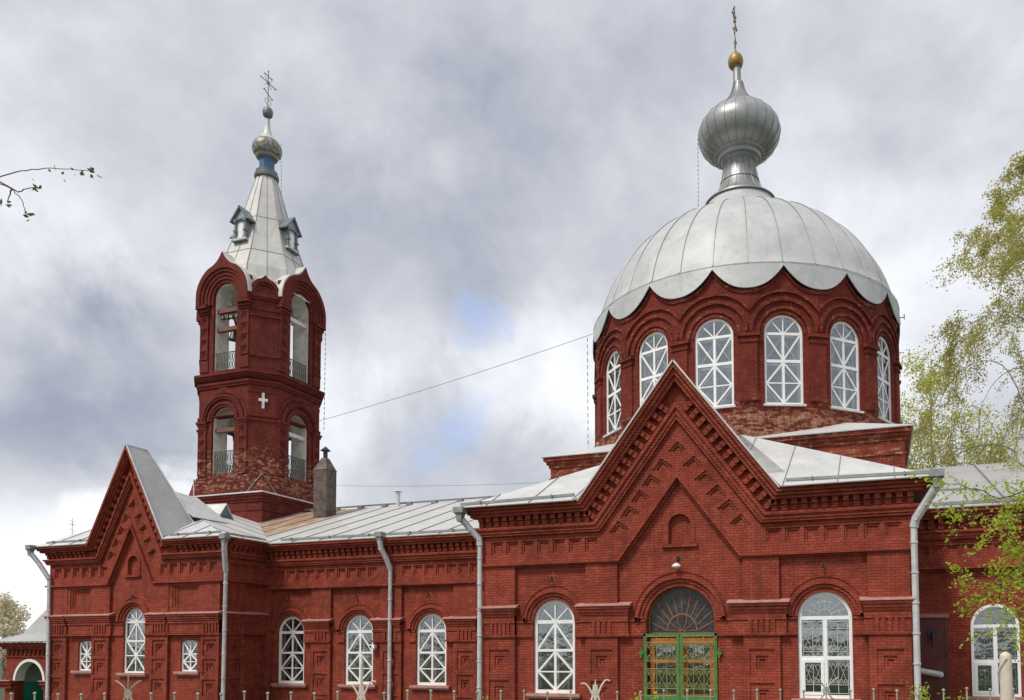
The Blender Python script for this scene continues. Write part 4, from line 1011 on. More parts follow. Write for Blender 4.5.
mb = MB(); mb.box(TX-2.2, TX+2.2, TY-2.2, TY+2.2, 11.2, 11.5); mb.box(TX-2.2, TX+2.2, TY-2.2, TY+2.2, 17.2, 17.5); mb.build('floor', M['wood'], twr)
# square plinth of the tower
HB = 2.85
mb = MB(); mb.box(TX-HB, TX+HB, TY-HB, TY+HB, 6, 9.85); 
for z0, z1, p in ((9.35, 9.45, .05), (9.85, 10.0, .07), (10.0, 10.15, .13), (10.15, 10.30, .2)): mb.box(TX-HB-p, TX+HB+p, TY-HB-p, TY+HB+p, z0, z1)
pb = mb.build('plinth', M['tower'], church)
mb = MB(); mb.box(TX-HB-.28, TX+HB+.28, TY-HB-.28, TY+HB+.28, 10.30, 10.37)
for sx, sy in ((1, -1), (1, 1), (-1, 1), (-1, -1)):
    a = HB+.25; mb.add([(TX+sx*a, TY+sy*a, 10.36), (TX+sx*(TH-.1), TY+sy*a, 10.36), (TX+sx*a, TY+sy*(TH-.1), 10.36), (TX+sx*2.35, TY+sy*2.35, 10.55)], [(0, 1, 3), (0, 3, 2), (1, 2, 3)])
mb.build('ledge', M['whiteledge'], pb)
for k in range(4):
    mb = MB(); fc = frameA(TX, TY, pi/2*k+pi/4, CA); mb.add([fc(-.74, 10.36, .14), fc(.74, 10.36, .14), fc(0, 10.36, .52), fc(0, 11.45, .20), fc(-.74, 10.36, -.2), fc(.74, 10.36, -.2), fc(0, 11.45, -.2)], [(0, 2, 3), (2, 1, 3), (0, 3, 6, 4), (1, 5, 6, 3), (0, 4, 5, 1, 2), (4, 6, 5)])
    bo = mb.build('broach', M['tower'], pb)
    mb = MB(); mb.tube([fc(-.78, 10.38, .17), fc(0, 11.50, .23), fc(.78, 10.38, .17)], .035, 5); mb.build('seam', M['seam'], bo)
mb = MB(); fc = frameA(TX, TY, pi/4, CA); 
mb.prism(fc, [[(-.07, 15.28), (.07, 15.28), (.07, 15.68), (.24, 15.68), (.24, 15.84), (.07, 15.84), (.07, 16.17), (-.07, 16.17), (-.07, 15.84), (-.24, 15.84), (-.24, 15.68), (-.07, 15.68)]], -.02, .07)
mb.build('cross_relief', M['whiteledge'], twr)
# spire
TX0 = TX; TX = TX+.15
sp = [(2.85, 22.6), (2.62, 23.9), (2.18, 25.0), (1.82, 26.1), (1.42, 27.4), (1.08, 28.7), (.76, 29.85), (.54, 30.55)]
mb = MB(); mb.lathe([(r*1.06, z) for r, z in sp], TX, TY, 8, rot=pi/8); spire = mb.build('spire', M['spire'], church)
sm = MB()
for i in range(8):
    a = pi/8+2*pi*i/8; sm.tube([(TX+r*1.065*cos(a), TY+r*1.065*sin(a), z) for r, z in sp], .028, 5)
    a2 = a+pi/8; sm.tube([(TX+(r*1.065*cos(pi/8)+.01)*cos(a2), TY+(r*1.065*cos(pi/8)+.01)*sin(a2), z) for r, z in sp], .012, 4)
for r, z in ((2.18, 25.0), (1.42, 27.4)): sm.tube([(TX+r*1.068*cos(pi/8+2*pi*i/8), TY+r*1.068*sin(pi/8+2*pi*i/8), z) for i in range(9)], .012, 4)
sm.build('seam', M['seam'], spire, fix=False)
for k in range(4):
    f0_ = frameA(TX, TY, pi/2*k, 1.98); fr = lambda u, v, d=0., f0_=f0_: f0_(u*.80, 26.3+(v-26.5)*.93, d)
    mb = MB(); mb.rect(fr, -.36, .36, 25.95, 27.15, -1.2, 0.); mb.rect(fr, -.60, .60, 25.80, 25.95, -.9, .14)
    dmr = mb.build('dormer', M['spire'], church)
    mb = MB()
    for s_ in (-1, 1):
        mb.tube([fr(s_*.45, 25.95, .02), fr(s_*.45, 27.12, .02)], .085, 8); mb.rect(fr, s_*.45-.13, s_*.45+.13, 26.4, 26.52, -.1, .14); mb.rect(fr, s_*.45-.13, s_*.45+.13, 27.02, 27.14, -.1, .14); mb.rect(fr, s_*.45-.13, s_*.45+.13, 25.95, 26.05, -.1, .14)
        mb.bar(fr, (s_*.78, 27.12), (0, 28.0), .10, -.9, .18, .03)
    mb.rect(fr, -.66, .66, 27.14, 27.24, -.8, .12); mb.rect(fr, -.64, .64, 25.74, 25.80, -.2, .18)
    mb.build('dormer_frame', M['bluegrey'], dmr)
    mb = MB(); mb.prism(fr, [[(-.7, 27.2), (.7, 27.2), (0, 27.97)]], -1.0, .05)
    for s_ in (-1, 1): mb.add([fr(s_*.86, 27.06, .20), fr(0, 28.06, .20), fr(0, 28.06, -1.3), fr(s_*.86, 27.06, -.9)], [(0, 1, 2, 3)])
    mb.build('dormer_roof', M['onion'], dmr)
    mb = MB(); mb.prism(fr, [arch(0, .2, 26.0, 26.8)], -.01, .015); mb.build('shutter', M['white'], dmr)
# neck and small onion
mb = MB(); mb.lathe([(.56, 30.45), (.70, 30.53), (.72, 30.70), (.62, 30.80), (.64, 30.95), (.46, 31.03)], TX, TY, 24); mb.build('spire_collar', M['verd'], spire, smooth='auto')
mb = MB(); mb.lathe([(.47, 30.95), (.46, 31.80)], TX, TY, 8, rot=pi/8); mb.build('spire_neck', M['blue'], spire)
mb = MB(); mb.lathe([(.47, 31.75), (.62, 31.83), (.68, 31.95), (.5, 32.01)], TX, TY, 24); mb.build('onion_ring', M['onion'], spire, smooth='auto')
o2 = [(.58, 31.9), (.78, 32.08), (.87, 32.38), (.82, 32.66), (.64, 32.9)]
o3 = [(.64, 32.9), (.42, 33.12), (.27, 33.42), (.17, 33.8), (.13, 34.35)]
mb = MB(); mb.lathe(smoothp(o2, 4), TX, TY, 48, rib=.03); on2 = mb.build('onion_dome', M['oldgold'], church, smooth='auto')
mb = MB(); mb.lathe(smoothp(o3, 4), TX, TY, 48); mb.build('onion_cap', M['spire'], on2, smooth='auto')
mb = MB(); mb.lathe([(.13, 34.25), (.13, 34.55), (.17, 34.60)], TX, TY, 12); mb.build('finial_post', M['blue'], on2)
mb = MB(); mb.lathe(smoothp([(.10, 34.47), (.26, 34.57), (.31, 34.80), (.25, 35.03), (.06, 35.17)], 3), TX, TY, 20); mb.build('finial_ball', M['verd'], on2, smooth='auto')
cross(TX, TY, 35.15, 2.3, 'iron', 1.0)

TX = TX0
# beams and bells
for k, z, m_ in ((0, 14.2, 'redwood'), (1, 14.25, 'whiteledge'), (0, 21.25, 'redwood'), (0, 20.15, 'redwood'), (1, 21.2, 'whiteledge')):
    fr = frameA(TX, TY, pi/2*k, TA); mb = MB(); mb.rect(fr, -.82, .82, z-.11, z+.11, -.50, -.24); mb.build('beam', M[m_], twr)
def bell(x, y, z, r, label, group=None):
    mb = MB(); mb.lathe([(r, z-r*1.7), (r*.9, z-r*1.5), (r*.66, z-r*.9), (r*.55, z-r*.35), (r*.35, z-r*.06), (.02, z)], x, y, 16)
    mb.tube([(x, y, z-.02), (x, y, z+.12)], .02, 5)
    o = mb.build('bell', M['bell'], smooth='auto'); tag(o, label, 'bell', group); return o
yb_ = TY-TA+.37
for i, lb in enumerate(('leftmost small bronze bell on the upper beam of the belfry', 'second small bronze bell from the left on the upper belfry beam', 'third small bronze bell from the left on the upper belfry beam', 'rightmost small bronze bell on the upper beam of the belfry')):
    bell(TX-.52+.34*i, yb_, 21.02, .13+.01*i, lb, 'small bells in the upper belfry opening')
bell(TX+.28, yb_, 19.98, .30, 'large dark bell hanging from the lower beam of the upper belfry opening')

# ---- chimney, vents
cxm, cym = -22.68, 11.0
mb = MB(); hwc = .42
mb.box(cxm-hwc, cxm+hwc, cym-hwc, cym+hwc, 8.4, 11.35)
mb.add([(cxm+a*hwc*1.06, cym+b*hwc*1.06, 11.35) for a, b in ((-1, -1), (1, -1), (1, 1), (-1, 1))]+[(cxm+a*.15, cym+b*.15, 12.05) for a, b in ((-1, -1), (1, -1), (1, 1), (-1, 1))], [(0, 1, 5, 4), (1, 2, 6, 5), (2, 3, 7, 6), (3, 0, 4, 7), (4, 5, 6, 7), (0, 3, 2, 1)])
ch = mb.build('chimney', M['rust'], church)
mb = MB(); mb.tube([(cxm, cym, 12.0), (cxm, cym, 12.5)], .12, 10); mb.lathe([(.28, 12.48), (.02, 12.72)], cxm, cym, 12); mb.build('chimney_cap', M['darkiron'], ch)
mb = MB(); mb.tube([(-19.33, 13, 9.4), (-19.33, 13, 10.3)], .12, 10); mb.lathe([(.24, 10.34), (.10, 10.44)], -19.33, 13, 10); mb.build('vent_pipe', M['pipe'], church)
cross(-30.6, 2.62, 7.0, .9, 'iron', .36)

# ---- drainpipes
def drain(hop, pts, label=None, hs=.2, r=.075):
    hb = MB(); mb = MB(); x, y, z = hop
    hb.lathe([(hs*.55, z-.42), (hs*.8, z-.16), (hs*1.15, z-.12), (hs*1.2, z+.08), (hs*1.05, z+.08)], x, y, 4 if hs > .18 else 8, rot=pi/4)
    mb.tube([(x, y, z-.3)]+pts, r, 10); mb.tube([(x, y, z-.3)]+pts[:-1], r*1.35, 10)
    for q0, q1 in zip(pts[:-2], pts[1:-1]): mb.ball((q0[0], q0[1]-r*1.3, q0[2]-.05), .03, 6)
    for a, b in zip(pts, pts[1:]):
        a, b = Vector(a), Vector(b); n = int((b-a).length/1.0)
        for i in range(n+1):
            if (b-a).length < 1.2: continue
            p = a.lerp(b, (i+.5)/(n+1)); mb.tube([p-Vector((0, 0, .02)), p+Vector((0, 0, .02))], r*1.25, 10)
    o = mb.build('drainpipe', M['pipe'], church, smooth='auto'); hb.build('hopper', M['hop'], o); return o
drain((-7.60, -.75, 6.42), [(-7.66, -.72, 6.2), (-7.35, -.45, 5.75), (-7.12, -.26, 5.45), (-7.10, -.24, 5.2), (-7.10, -.24, -1.1)], hs=.22, r=.085)
drain((7.74, -.78, 6.55), [(7.78, -.74, 6.25), (7.45, -.45, 5.75), (7.18, -.26, 5.35), (7.12, -.24, 5.1), (7.12, -.24, -1.1)], hs=.24, r=.095)
drain((-19.8, y0-.05, ZEW-.05), [(-19.85, y0, ZEW-.6), (-20.12, YW-.24, ZEW-1.5), (-20.14, YW-.24, -1.1)], hs=.185, r=.08)
drain((-31.15, y0-.1, ZEW-.02), [(-31.1, y0-.05, ZEW-.4), (-30.9, y0+.15, ZEW-.8), (-30.55, YW-.25, ZEW-1.5), (-30.42, YW-.24, -1.1)], hs=.185, r=.08)
drain((-13.95, YEN-.08, ZEN+.12), [(-13.93, YEN-.03, ZEN-.5), (-13.82, YN-.45, ZEN-.85), (-13.72, YN-.26, ZEN-1.35), (-13.72, YN-.26, -1.1)], hs=.20, r=.085)

# ---- porch at the west side
PY = 4.0; fp = frameS(PY)
mb = MB(); mb.prism(fp, [[(-36.9, -1.15), (-30.62, -1.15), (-30.62, 1.95), (-36.9, 1.95)], arch(-35.17, 1.05, -1.14, -.02)], -.45, 0)
mb.box(-36.9, -36.45, PY+.45, 9.5, -1.15, 1.95)
for z0, z1, p in ((1.20, 1.28, .06), (1.62, 1.74, .14), (1.74, 1.95, .24)): mb.rect(fp, -36.9-p, -30.62, z0, z1, -.02, p)
for i in range(20): u = -36.75+.31*i; mb.prism(fp, [[(u, 1.28), (u+.13, 1.28), (u+.21, 1.60), (u+.08, 1.60)]], -.02, .08)
for a, b in ((-37.15, -36.22), (-34.12, -33.0)): mb.rect(fp, a, b, -.20, -.02, -.02, .22); mb.rect(fp, a+.06, b-.06, -.4, -.2, -.02, .14)
pc = mb.build('porch', M['brick'], church)
mb = MB()
for a, b in ((-37.18, -36.20), (-34.14, -32.95)): mb.rect(fp, a, b, -.02, .03, -.02, .3)
mb.build('ledge', M['ledge'], pc)
mb = MB(); mb.prism(fp, [archband(-35.17, 1.0, 1.14, -.02, -.02), ], -.46, .03); mb.build('archivolt', M['white'], pc)
mb = MB(); mb.rect(fp, -36.44, -30.7, -.1, 1.2, -3.4, -3.3); mb.box(-36.44, -36.40, PY+.46, 7.3, -.1, 1.9); mb.build('inner_wall', M['porchpale'], pc)
mb = MB(); mb.rect(fp, -36.44, -34.75, -1.1, -.1, -3.28, -3.2); mb.box(-36.39, -36.3, PY+.46, 7.2, -1.1, -.1); mb.build('wainscot', M['porchgreen'], pc)
mb = MB()
for i in range(6): a = pi*i/6; mb.bar(fp, (-34.1-.42*cos(a), -.55-.42*sin(a)), (-34.1+.42*cos(a), -.55+.42*sin(a)), .07, -3.1, -3.05)
mb.build('lattice', M['white'], pc)
mb = MB(); e = .55; X0, X1, Y0, Y1 = -36.9-e, -30.62, PY-e, 9.5; zc = 2.02
ap = (-33.2, 6.0, 7.0); k1 = [(-36.5, 4.5, 2.40), (-30.6, 4.5, 2.40), (-30.6, 8.0, 2.40), (-36.5, 8.0, 2.40)]
slab(mb, [(X0, Y0, zc), (X1, Y0, zc), k1[1], k1[0]]); slab(mb, [(X0, Y0, zc), k1[0], k1[3], (X0, Y1, zc)])
mid = [(ap[0]+(p[0]-ap[0])*.55, ap[1]+(p[1]-ap[1])*.55, 4.25) for p in k1]
for i in range(4):
    j = (i+1) % 4; slab(mb, [k1[i], k1[j], mid[j], mid[i]]); slab(mb, [mid[i], mid[j], ap])
mb.build('roof', M['roofg'], pc)

# ---- metal box and flue on the east wing
mb = MB(); mb.box(7.15, 8.28, YN-.30, YN-.01, -1.1, 2.55); bx = mb.build('utility_cabinet', plain('dark_red_sheet', (.12, .018, .013), .45, .1, .4, 2), None)
tag(bx, 'tall dark red metal cabinet in the corner beside the transept', 'cabinet')
mb = MB(); slab(mb, [(7.12, YN-.42, 2.60), (8.34, YN-.42, 2.60), (8.34, YN-.01, 2.72), (7.12, YN-.01, 2.72)]); mb.build('cabinet_cap', M['ledge'], bx)
mb = MB(); mb.rect(frameS(YN-.30), 7.2, 8.26, 1.25, 1.30, 0, .03); mb.rect(frameS(YN-.30), 8.20, 8.28, -1.1, 2.54, 0, .03); mb.build('cabinet_trim', bx.data.materials[0], bx)
mb = MB(); mb.tube([(7.80, YN-.30, 2.05), (7.80, YN-.42, 2.05)], .17, 14); mb.tube([(7.80, YN-.42, 2.05), (7.80, YN-.56, 2.02), (7.80, YN-.58, 1.62)], .05, 8); mb.build('flue', M['darkiron'], bx)
mb = MB(); mb.tube([(7.25, YN-.70, .80), (8.0, YN-.70, .66)], .11, 12); mb.tube([(7.95, YN-.70, .67), (8.0, YN-.70, .66), (8.0, YN-.30, .66)], .10, 12); mb.build('flue_pipe', M['pipe'], bx)

# ---- small fittings
def lamp(x, y, z, label, shade):
    t = thing('wall_lamp', label, 'lamp'); t.location = (0, 0, 0)
    mb = MB(); mb.tube([(x, y, z+.28), (x, y-.16, z+.30), (x, y-.22, z+.14)], .022, 6); mb.box(x-.05, x+.05, y-.03, y, z+.2, z+.36); mb.build('bracket', M['darkiron'], t)
    mb = MB(); mb.lathe(smoothp([(.03, z+.10), (.10, z+.06), (.15, z), (.10, z-.05), (.02, z-.07)], 2), x, y-.22, 16); mb.build('lamp_shade', M[shade], t, smooth=True)
lamp(-.03, -.02, 4.22, 'round white lamp on the wall above the green gate', 'pvc')
mb = MB(); mb.box(-14.72, -14.48, YN-.30, YN-.10, 1.60, 1.76); mb.box(-14.62, -14.56, YN-.12, YN+.0, 1.55, 1.62)
cmo = mb.build('security_camera', M['pvc']); tag(cmo, 'small white security camera on the wall between two nave windows', 'camera')
mb = MB(); mb.tube([(-14.66, YN-.34, 1.68), (-14.66, YN-.29, 1.68)], .045, 10); mb.build('lens', M['darkiron'], cmo)
mb = MB()
for x, y, z in [(-4.45, 0, 4.0), (4.50, 0, 4.15), (CX+.1, YW, 3.98)]+[(c-.1, YN, 3.9) for c in wins]:
    mb.tube([(x, y-.03, z), (x, y-.16, z+.02), (x, y-.18, z-.08)], .028, 6); mb.ball((x, y-.18, z-.1), .04, 6)
mb.build('iron_hook', M['darkiron'], church)

# ---- cables and chains
def cat(a, b, sag, n=30):
    a, b = Vector(a), Vector(b); return [a.lerp(b, i/n)-Vector((0, 0, sag*4*(i/n)*(1-i/n))) for i in range(n+1)]
mb = MB(); mb.tube(cat((TX+2.95, TY+1.4, 15.45), (-7.38, CY-.6, 17.75), .14), .012, 4)
tag(mb.build('cable', M['darkiron'], fix=False), 'long sagging cable strung from the belfry to the dome', 'cable')
mb = MB(); mb.tube(cat((cxm, cym, 10.55), (-8.3, 11, 9.75), .12), .009, 4)
tag(mb.build('cable', M['darkiron'], fix=False), 'thin wire running level from the rusty chimney over the nave roof', 'cable')
def chain(pts, parent, step=.20, r=.02):
    mb = MB(); pts = [Vector(p) for p in pts]
    for a, b in zip(pts, pts[1:]):
        n = int((b-a).length/step)
        for i in range(n):
            p = a.lerp(b, i/n); q = a.lerp(b, (i+.62)/n); mb.tube([p, q], r, 4)
    return mb.build('chain', M['darkiron'], parent, fix=False)
chain([(-2.08, CY-.0, 27.3), (-2.1, CY, 23.0)], church, .22, .018)
chain([(-7.65, CY-1.2, 17.3), (-7.62, CY-1.2, 10.6)], church, .34, .018)
chain([(TX+TA+.42, TY+1.75, 21.4), (TX+TA+.40, TY+1.75, 14.9)], church, .3, .02)
chain([(TX+.75, TY+.5, 33.0), (TX+.85, TY+.5, 29.6)], church, .22, .014)
mb = MB(); mb.tube([(7.2, CY-.8, 16.4), (7.48, CY-.8, 16.4)], .02, 5); mb.tube([(7.46, CY-.8, 16.3), (7.46, CY-.8, 16.55)], .02, 5); mb.tube([(7.2, CY-.8, 14.8), (7.42, CY-.8, 14.8)], .015, 5); mb.build('cable_bracket', M['darkiron'], church)

# ------------------------------------------------------------------ fence
DP = 7.0; FW = Vector((-sin(yaw), cos(yaw), 0)); RT = Vector((cos(yaw), sin(yaw), 0)); FO = Vector((CAM.x, CAM.y, 0))+FW*DP
pxm = 792.145/DP
def fpt(px, z, off=0.): return FO+RT*((px-609.824)/pxm)+Vector((0, 0, z))+FW*off
fence = thing('metal_fence', 'cream painted metal fence with ball tipped pickets and scroll finials', 'fence')
GZ = lambda p: -1.1+1.23*(lambda t: t*t*(3-2*t))(min(1, max(0, (-8-p[1])/9)))
mb = MB()
a, b = fpt(-140, 0), fpt(1260, 0)
for z in (1.08, .35): mb.tube([a+Vector((0, 0, z)), b+Vector((0, 0, z))], .02, 6)
mb.build('rail', M['fence'], fence)
posts = (-102.4, 129.6, 362, 595, 825, 1057)
px = -102.4; k = 0; first = None
while px < 1250:
    if k % 10:
        if first is None:
            mb = MB(); z = 1.305; b0 = fpt(px, 0); org = b0.copy(); mb.tube([(0, 0, -.6), (0, 0, z)], .007, 6); mb.ball((0, 0, z+.010), .014, 8)
            first = mb.build('picket', M['fence'], fence, smooth='auto'); first.location = org; pk = first
        else:
            pk = first.copy(); C.objects.link(pk); pk.parent = fence; pk.location = fpt(px, random.Random(k).uniform(-.012, .01))
    px += 23.2; k += 1
def ornament(px, kind, ztop):
    mb = MB(); m2 = MB()
    mb.tube([fpt(px, -.6), fpt(px, 1.22)], .03, 8)
    cur = lambda f, n=14: [fpt(px+f(i/n)[0]*pxm, f(i/n)[1]) for i in range(n+1)]
    if kind == 0:      # two arcs back to back round a thin spike
        mb.tube([fpt(px, 1.2), fpt(px, ztop)], .008, 6, .004)
        for s_ in (-1, 1): mb.tube(cur(lambda t: (s_*(.012+.10*(2*t-1)**2), 1.20+.23*t)), .007, 6)
        mb.tube(cur(lambda t: (.03*cos(2*pi*t), 1.31+.03*sin(2*pi*t))), .006, 6)
    else:              # spike with curling prongs
        m2.tube([fpt(px, 1.15), fpt(px, ztop-.06)], .016, 8, .011); m2.tube([fpt(px, ztop-.06), fpt(px, ztop)], .011, 8, .002)
        for s_ in (-1, 1):
            m2.tube(cur(lambda t: (s_*(.012+.06*(1-t)**2), 1.15+.22*t)), .012, 7, .010)
            m2.tube(cur(lambda t: (s_*(.012+.115*t), 1.26+.14*sin(pi*.5*t*1.25)*(1.1 if s_ > 0 else .9))), .011, 7, .006)
    o = mb.build('post', M['fence'], fence, fix=False, smooth='auto')
    if m2.v: m2.build('finial', M['fencecream'], o, fix=False, smooth='auto')
for px, kd, zt_ in ((-102, 1, 1.4), (129.6, 0, 1.50), (362, 1, 1.63), (595, 1, 1.42), (825, 0, 1.38), (1057, 1, 1.5)): ornament(px, kd, zt_)
# spiral column of the gate
cp = fpt(993, 0, -.2); mb = MB()
mb.tube([cp+Vector((0, 0, -.4)), cp+Vector((.0, 0, 1.60))], .070, 14, .048)
mb.ball(cp+Vector((0, 0, 1.60)), .047, 12)
mb.tube([cp+Vector(((.075-.0006*t)*cos(t*.42), (.075-.0006*t)*sin(t*.42), .2+t*.034)) for t in range(42)], .014, 7)
o = mb.build('spiral_post', M['fencecream'], smooth='auto'); tag(o, 'pale twisted column with a spiral band before the right window', 'post')

# ------------------------------------------------------------------ trees
def leafquads(rng, centers, size, mat, name, parent, flat=.0, per=1, spread=.0):
    vs = []; fs_ = []
    for c in centers:
        for _ in range(per):
            p = Vector(c)+Vector((rng.gauss(0, spread), rng.gauss(0, spread), rng.gauss(0, spread)))
            n = Vector((rng.gauss(0, 1), rng.gauss(0, 1), rng.gauss(0, 1)-flat)); n = n.normalized() if n.length > .01 else Vector((1, 0, 0))
            a = n.orthogonal().normalized(); a = (Matrix.Rotation(rng.uniform(0, 6.28), 3, n) @ a); b = n.cross(a); s_ = size*rng.uniform(.6, 1.25)
            o = len(vs); vs += [tuple(p-a*s_*.75), tuple(p+b*s_*.42-a*s_*.1), tuple(p+a*s_*.75), tuple(p-b*s_*.42-a*s_*.1)]; fs_.append((o, o+1, o+2, o+3))
    mb = MB(); mb.v = vs; mb.f = fs_; return mb.build(name, mat, parent, fix=False)
def grow(rng, mb, twigs, p, d, L, r, depth, droop, leaves, lstep, maxd, spread=.55, kids=4):
    pts = [p]; n = max(3, int(L/.5)); q = p.copy(); dd = d.normalized()
    for i in range(n):
        dd = (dd+Vector((rng.gauss(0, .10), rng.gauss(0, .10), rng.gauss(0, .07)-droop*(i/n)*(.10+.12*depth)))).normalized(); q = q+dd*L/n; pts.append(q.copy())
    (mb if depth < maxd-1 else twigs).tube(pts, r, 6 if depth < 2 else 4, max(r*.25, .006), cap=False)
    if depth >= maxd-1:
        for a, b in zip(pts, pts[1:]):
            m_ = max(1, int((b-a).length/lstep))
            for j in range(m_): leaves.append(a.lerp(b, rng.random()))
    if depth < maxd:
        for k in range(kids if depth else kids+2):
            t = rng.uniform(.28, 1.); i = min(int(t*n), n-1); b = pts[i].lerp(pts[i+1], t*n-i)
            dl = (pts[i+1]-pts[i]).normalized(); side = Vector((rng.gauss(0, 1), rng.gauss(0, 1), rng.gauss(.1, .6))).normalized()
            grow(rng, mb, twigs, b, dl*(1-spread)+side*spread, L*rng.uniform(.42, .62), r*.42, depth+1, droop, leaves, lstep, maxd, spread, kids)
def tree(seed, base, H, label, mat='leaf', leafsize=.16, limbs=9, maxd=3, reach=.5, z0=.25, droop=1., lstep=.22, kids=4, r0=None, spread=.55, per=1, lsp=.12, bark='bark', name='birch_tree', cat_='tree', lean=(0, 0)):
    rng = random.Random(seed); t = thing(name, label, cat_); t.location = (0, 0, 0)
    tr = MB(); tw_ = MB(); leaves = []; r0 = r0 or H*.014; base = Vector(base); n = 12
    pts = [base+Vector((lean[0]*(i/n)**2+rng.gauss(0, .05), lean[1]*(i/n)**2+rng.gauss(0, .05), H*.95*i/n)) for i in range(n+1)]; tr.tube(pts, r0, 10, r0*.12)
    for k in range(limbs):
        f = z0+(0.96-z0)*(k+rng.random()*.6)/limbs; i = min(int(f*n), n-1); p = pts[i].lerp(pts[i+1], f*n-i); a = k*2.4+rng.uniform(-.4, .4)
        L = H*reach*(1.08-f)*rng.uniform(.8, 1.15); d = Vector((cos(a), sin(a), .75+.5*f))
        grow(rng, tr, tw_, p, d, L, r0*.38*(1.1-f), 1, droop, leaves, lstep, maxd, spread, kids)
    tr.build('trunk', M[bark], t, smooth=True, fix=False); 
    if tw_.v: tw_.build('twigs', M['twig'], t, fix=False)
    leafquads(rng, leaves, leafsize, M[mat], 'crown', t, per=per, spread=lsp); return t, len(leaves)

tree(3, (15.0, 21, -1.1), 28.6, 'tall thin birch with drooping twigs beyond the east wing roof', 'leaf', .098, 34, 4, .60, .2, 2.0, .23, 5, .19, .46, 5, .14)
tree(8, (9.8, 33, -1.1), 23.5, 'low yellow green tree right behind the dome drum', 'leafy', .13, 18, 3, .42, .2, .4, .24, 5, .20, .55, 6, .40, name='tree')
tree(14, (18.5, 36, -1.1), 21, 'broad yellow green tree low behind the tall birch', 'leafy', .13, 18, 3, .45, .2, .4, .24, 5, .22, .55, 4, .45, name='tree')
tree(21, (-53.5, 15, -1.1), 6.6, 'small pale blossoming tree beyond the porch roof', 'blossom', .16, 14, 3, .5, .15, .2, .14, 5, .13, .6, 3, .22, name='blossom_tree')
tree(22, (-47.5, 17, -1.1), 4.6, 'small spreading pale tree close behind the porch roof edge', 'blossom', .15, 10, 3, .5, .15, .2, .16, 4, .1, .6, 3, .22, name='blossom_tree')
tree(30, (-39.2, 2.0, -1.1), 3.6, 'dense green bush tree at the left of the porch arch', 'leafdark', .12, 12, 3, .45, .1, .3, .10, 5, .06, .6, 4, .15, name='bush')

# near branches entering the frame
def near_tree(seed, name, label, base, H, r, branches, mat, lsz, gap, leafper=1, jit=.012, thick=.012, extra=(), away=0):
    rng = random.Random(seed); t = thing(name, label, 'tree'); t.location = (0, 0, 0)
    mb = MB(); base = Vector(base); mb.tube([base+Vector((rng.gauss(0, .03), rng.gauss(0, .03), H*i/8)) for i in range(9)], r, 10, r*.4); mb.build('trunk', M['bark'], t, smooth=True, fix=False)
    br = MB(); lv = []; mb2 = MB()
    for pts, side in branches:
        pts = [Vector(p) for p in pts]; P = []
        for i in range(len(pts)-1):
            for j in range(6): P.append(pts[i].lerp(pts[i+1], j/6)+Vector((rng.gauss(0, jit), rng.gauss(0, jit), rng.gauss(0, jit))))
        P.append(pts[-1]); br.tube(P, thick, 5, .003)
        for i in range(3, len(P)):
            if rng.random() < side:
                d = Vector((rng.gauss(-.3, .6), rng.gauss(0, .6), rng.gauss(-.1, .5))).normalized(); L = rng.uniform(.10, .34); q = P[i]+d*L+Vector((0, 0, -.06*L)); br.tube([P[i], P[i].lerp(q, .5)+Vector((0, 0, .02)), q], .004, 4, .002)
                for s_ in range(int(L/gap)+1): lv.append(P[i].lerp(q, (s_+.6)/(int(L/gap)+1)))
            if side > .3:
                for _ in range(rng.choice((0, 1, 2))):
                    d = Vector((rng.gauss(-.2, .7), rng.gauss(0, .6), rng.gauss(-.2, .5))).normalized(); L = rng.uniform(.12, .42); q = P[i]+d*L+Vector((0, 0, -.1*L)); br.tube([P[i], q], .003, 4, .002)
                    for s_ in range(int(L/gap)+1): lv.append(P[i].lerp(q, (s_+.6)/(int(L/gap)+1)))
        lv.append(P[-1])
    br.build('branch', M['twig'], t, fix=False)
    lv += list(extra)
    for k in range(16 if away else 0):         # the rest of the crown, on the side away from the picture
        b0 = base+Vector((0, 0, H*(.40+.037*k))); d = Vector((away*rng.uniform(.5, 1), rng.uniform(-.5, .25), rng.uniform(.35, .8))).normalized(); L = rng.uniform(.9, 1.7)
        P = [b0+d*L*i/6-Vector((0, 0, .35*(i/6)**3)) for i in range(7)]; mb2.tube(P, r*.28, 5, .004)
        for q in P[2:]:
            for _ in range(4):
                e = Vector((away*rng.uniform(-.2, .8), rng.gauss(0, .6), rng.gauss(-.1, .5))).normalized()*rng.uniform(.15, .4); mb2.tube([q, q+e], .005, 4, .002)
                for i in range(6): lv.append(q+e*(i+.5)/6)
    if mb2.v: mb2.build('branch', M['twig'], t, fix=False)
    leafquads(rng, lv, lsz, M[mat], 'leaves', t, per=leafper, spread=.03 if leafper > 1 else .012)
RY = -17.
def at(u, v, y):
    d = F + R2*((u-609.824)/792.145) - U2*((v-603.684)/792.145); t = (y-CAM.y)/d.y; return CAM+d*t
rb_ = []
for tips in (((1180, 430), (1060, 478), (1000, 498), (948, 484)), ((1180, 440), (1050, 505), (1005, 520), (960, 512)), ((1180, 470), (1060, 560), (1010, 590), (962, 572)), ((1180, 470), (1050, 540), (1015, 575), (975, 600)),
             ((1180, 480), (1060, 540), (1030, 560), (1000, 548)), ((1190, 480), (1060, 560), (1035, 600), (1005, 625)), ((1190, 400), (1060, 470), (1030, 500), (990, 535)), ((1190, 500), (1060, 520), (1040, 580), (1020, 640)), ((1190, 430), (1070, 450), (1035, 480), (1010, 510))):
    dy = random.Random(tips[3][0]).uniform(-.5, .6); rb_.append(([at(u, v, RY+dy*(1-i*.1)) for i, (u, v) in enumerate(tips)], .75))
rbp = at(1185, 690, RY)
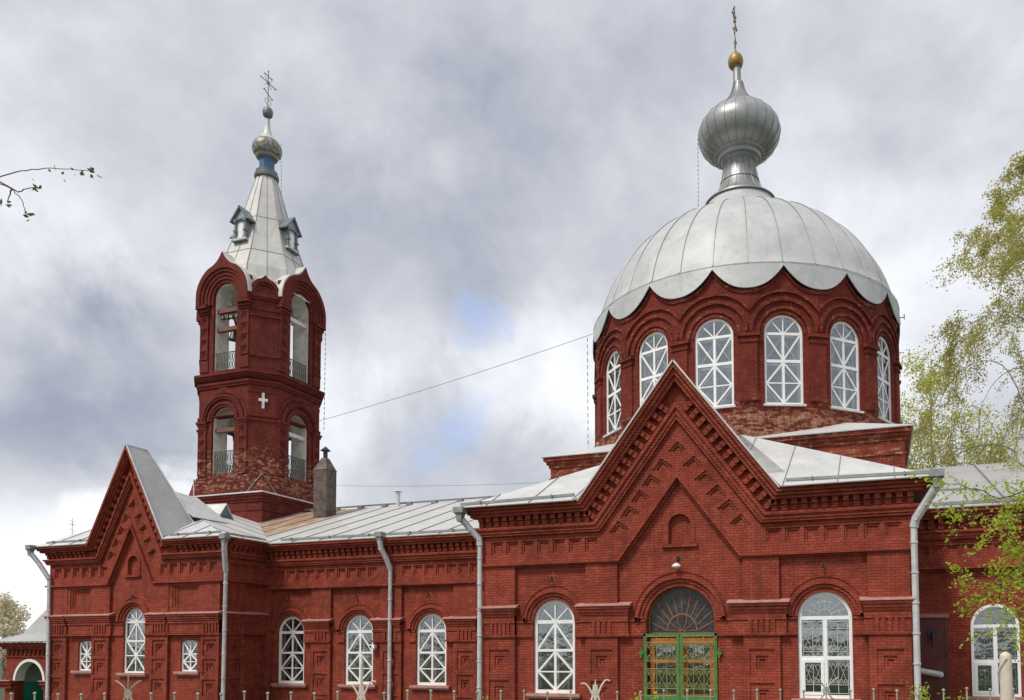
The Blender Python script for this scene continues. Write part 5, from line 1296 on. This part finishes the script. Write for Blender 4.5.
near_tree(5, 'birch_tree', 'near birch whose fresh green twigs hang over the right window', (rbp.x, rbp.y, GZ(rbp)-.05), 6.2, .07, rb_, 'leafnear', .027, .040, 3, away=1)
LY = -19.5
lb_ = [([at(-160, 250, LY), at(-40, 190, LY), at(15, 172, LY), at(50, 168, LY), at(94, 171, LY)], .0), ([at(-160, 250, LY), at(-20, 175, LY), at(12, 189, LY), at(22, 200, LY), at(26, 217, LY)], .0), ([at(0, 182, LY), at(18, 192, LY), at(28, 188, LY), at(38, 187, LY)], .0), ([at(12, 189, LY), at(9, 196, LY), at(7, 203, LY)], 0)]
lbp = at(-165, 690, LY)
near_tree(6, 'tree', 'bare twigs with few small leaves hanging in at the upper left', (lbp.x, lbp.y, GZ(lbp)-.05), 8.0, .09, lb_, 'leafdark', .046, .3, 2, .003, .008, [at(u, v, LY) for u, v in ((58, 171), (60, 173), (69, 174), (79, 173), (84, 174), (93, 174), (94, 176), (38, 188), (37, 186), (32, 191), (26, 209), (27, 218), (26, 215), (7, 203), (40, 168))], -1)
# sprouting shrubs below the walls
def shrub(seed, px_, v_, y, label):
    rng = random.Random(seed); t = thing('shrub', label, 'shrub'); t.location = (0, 0, 0); top = at(px_, v_, y); g = GZ(top); mb = MB(); lv = []
    for k in range(9):
        a = rng.uniform(0, 6.28); tip = Vector((top.x+cos(a)*.22*(k % 3+.4), top.y+sin(a)*.22, top.z-rng.uniform(0, .35)*(k > 0))); b = Vector((top.x+cos(a)*.05, top.y, g)); m_ = b.lerp(tip, .5)+Vector((cos(a)*.08, 0, 0)); mb.tube([b, m_, tip], .012, 5, .004)
        for i in range(26): q = i/26; lv.append((b.lerp(tip, .2+.8*q)))
    mb.build('stems', M['twig'], t, fix=False); leafquads(rng, lv, .055, M['leafnear'], 'leaves', t, per=2, spread=.05)
shrub(41, 641, 690, -12, 'low yellow green shrub tip left of the green gate')
shrub(42, 922, 682, -5, 'leafy shrub at the foot of the right drainpipe')
shrub(43, 957, 690, -5, 'small shrub between the right drainpipe and the barred window')
shrub(44, 480, 696, -10, 'tiny shrub tip below the left transept corner')
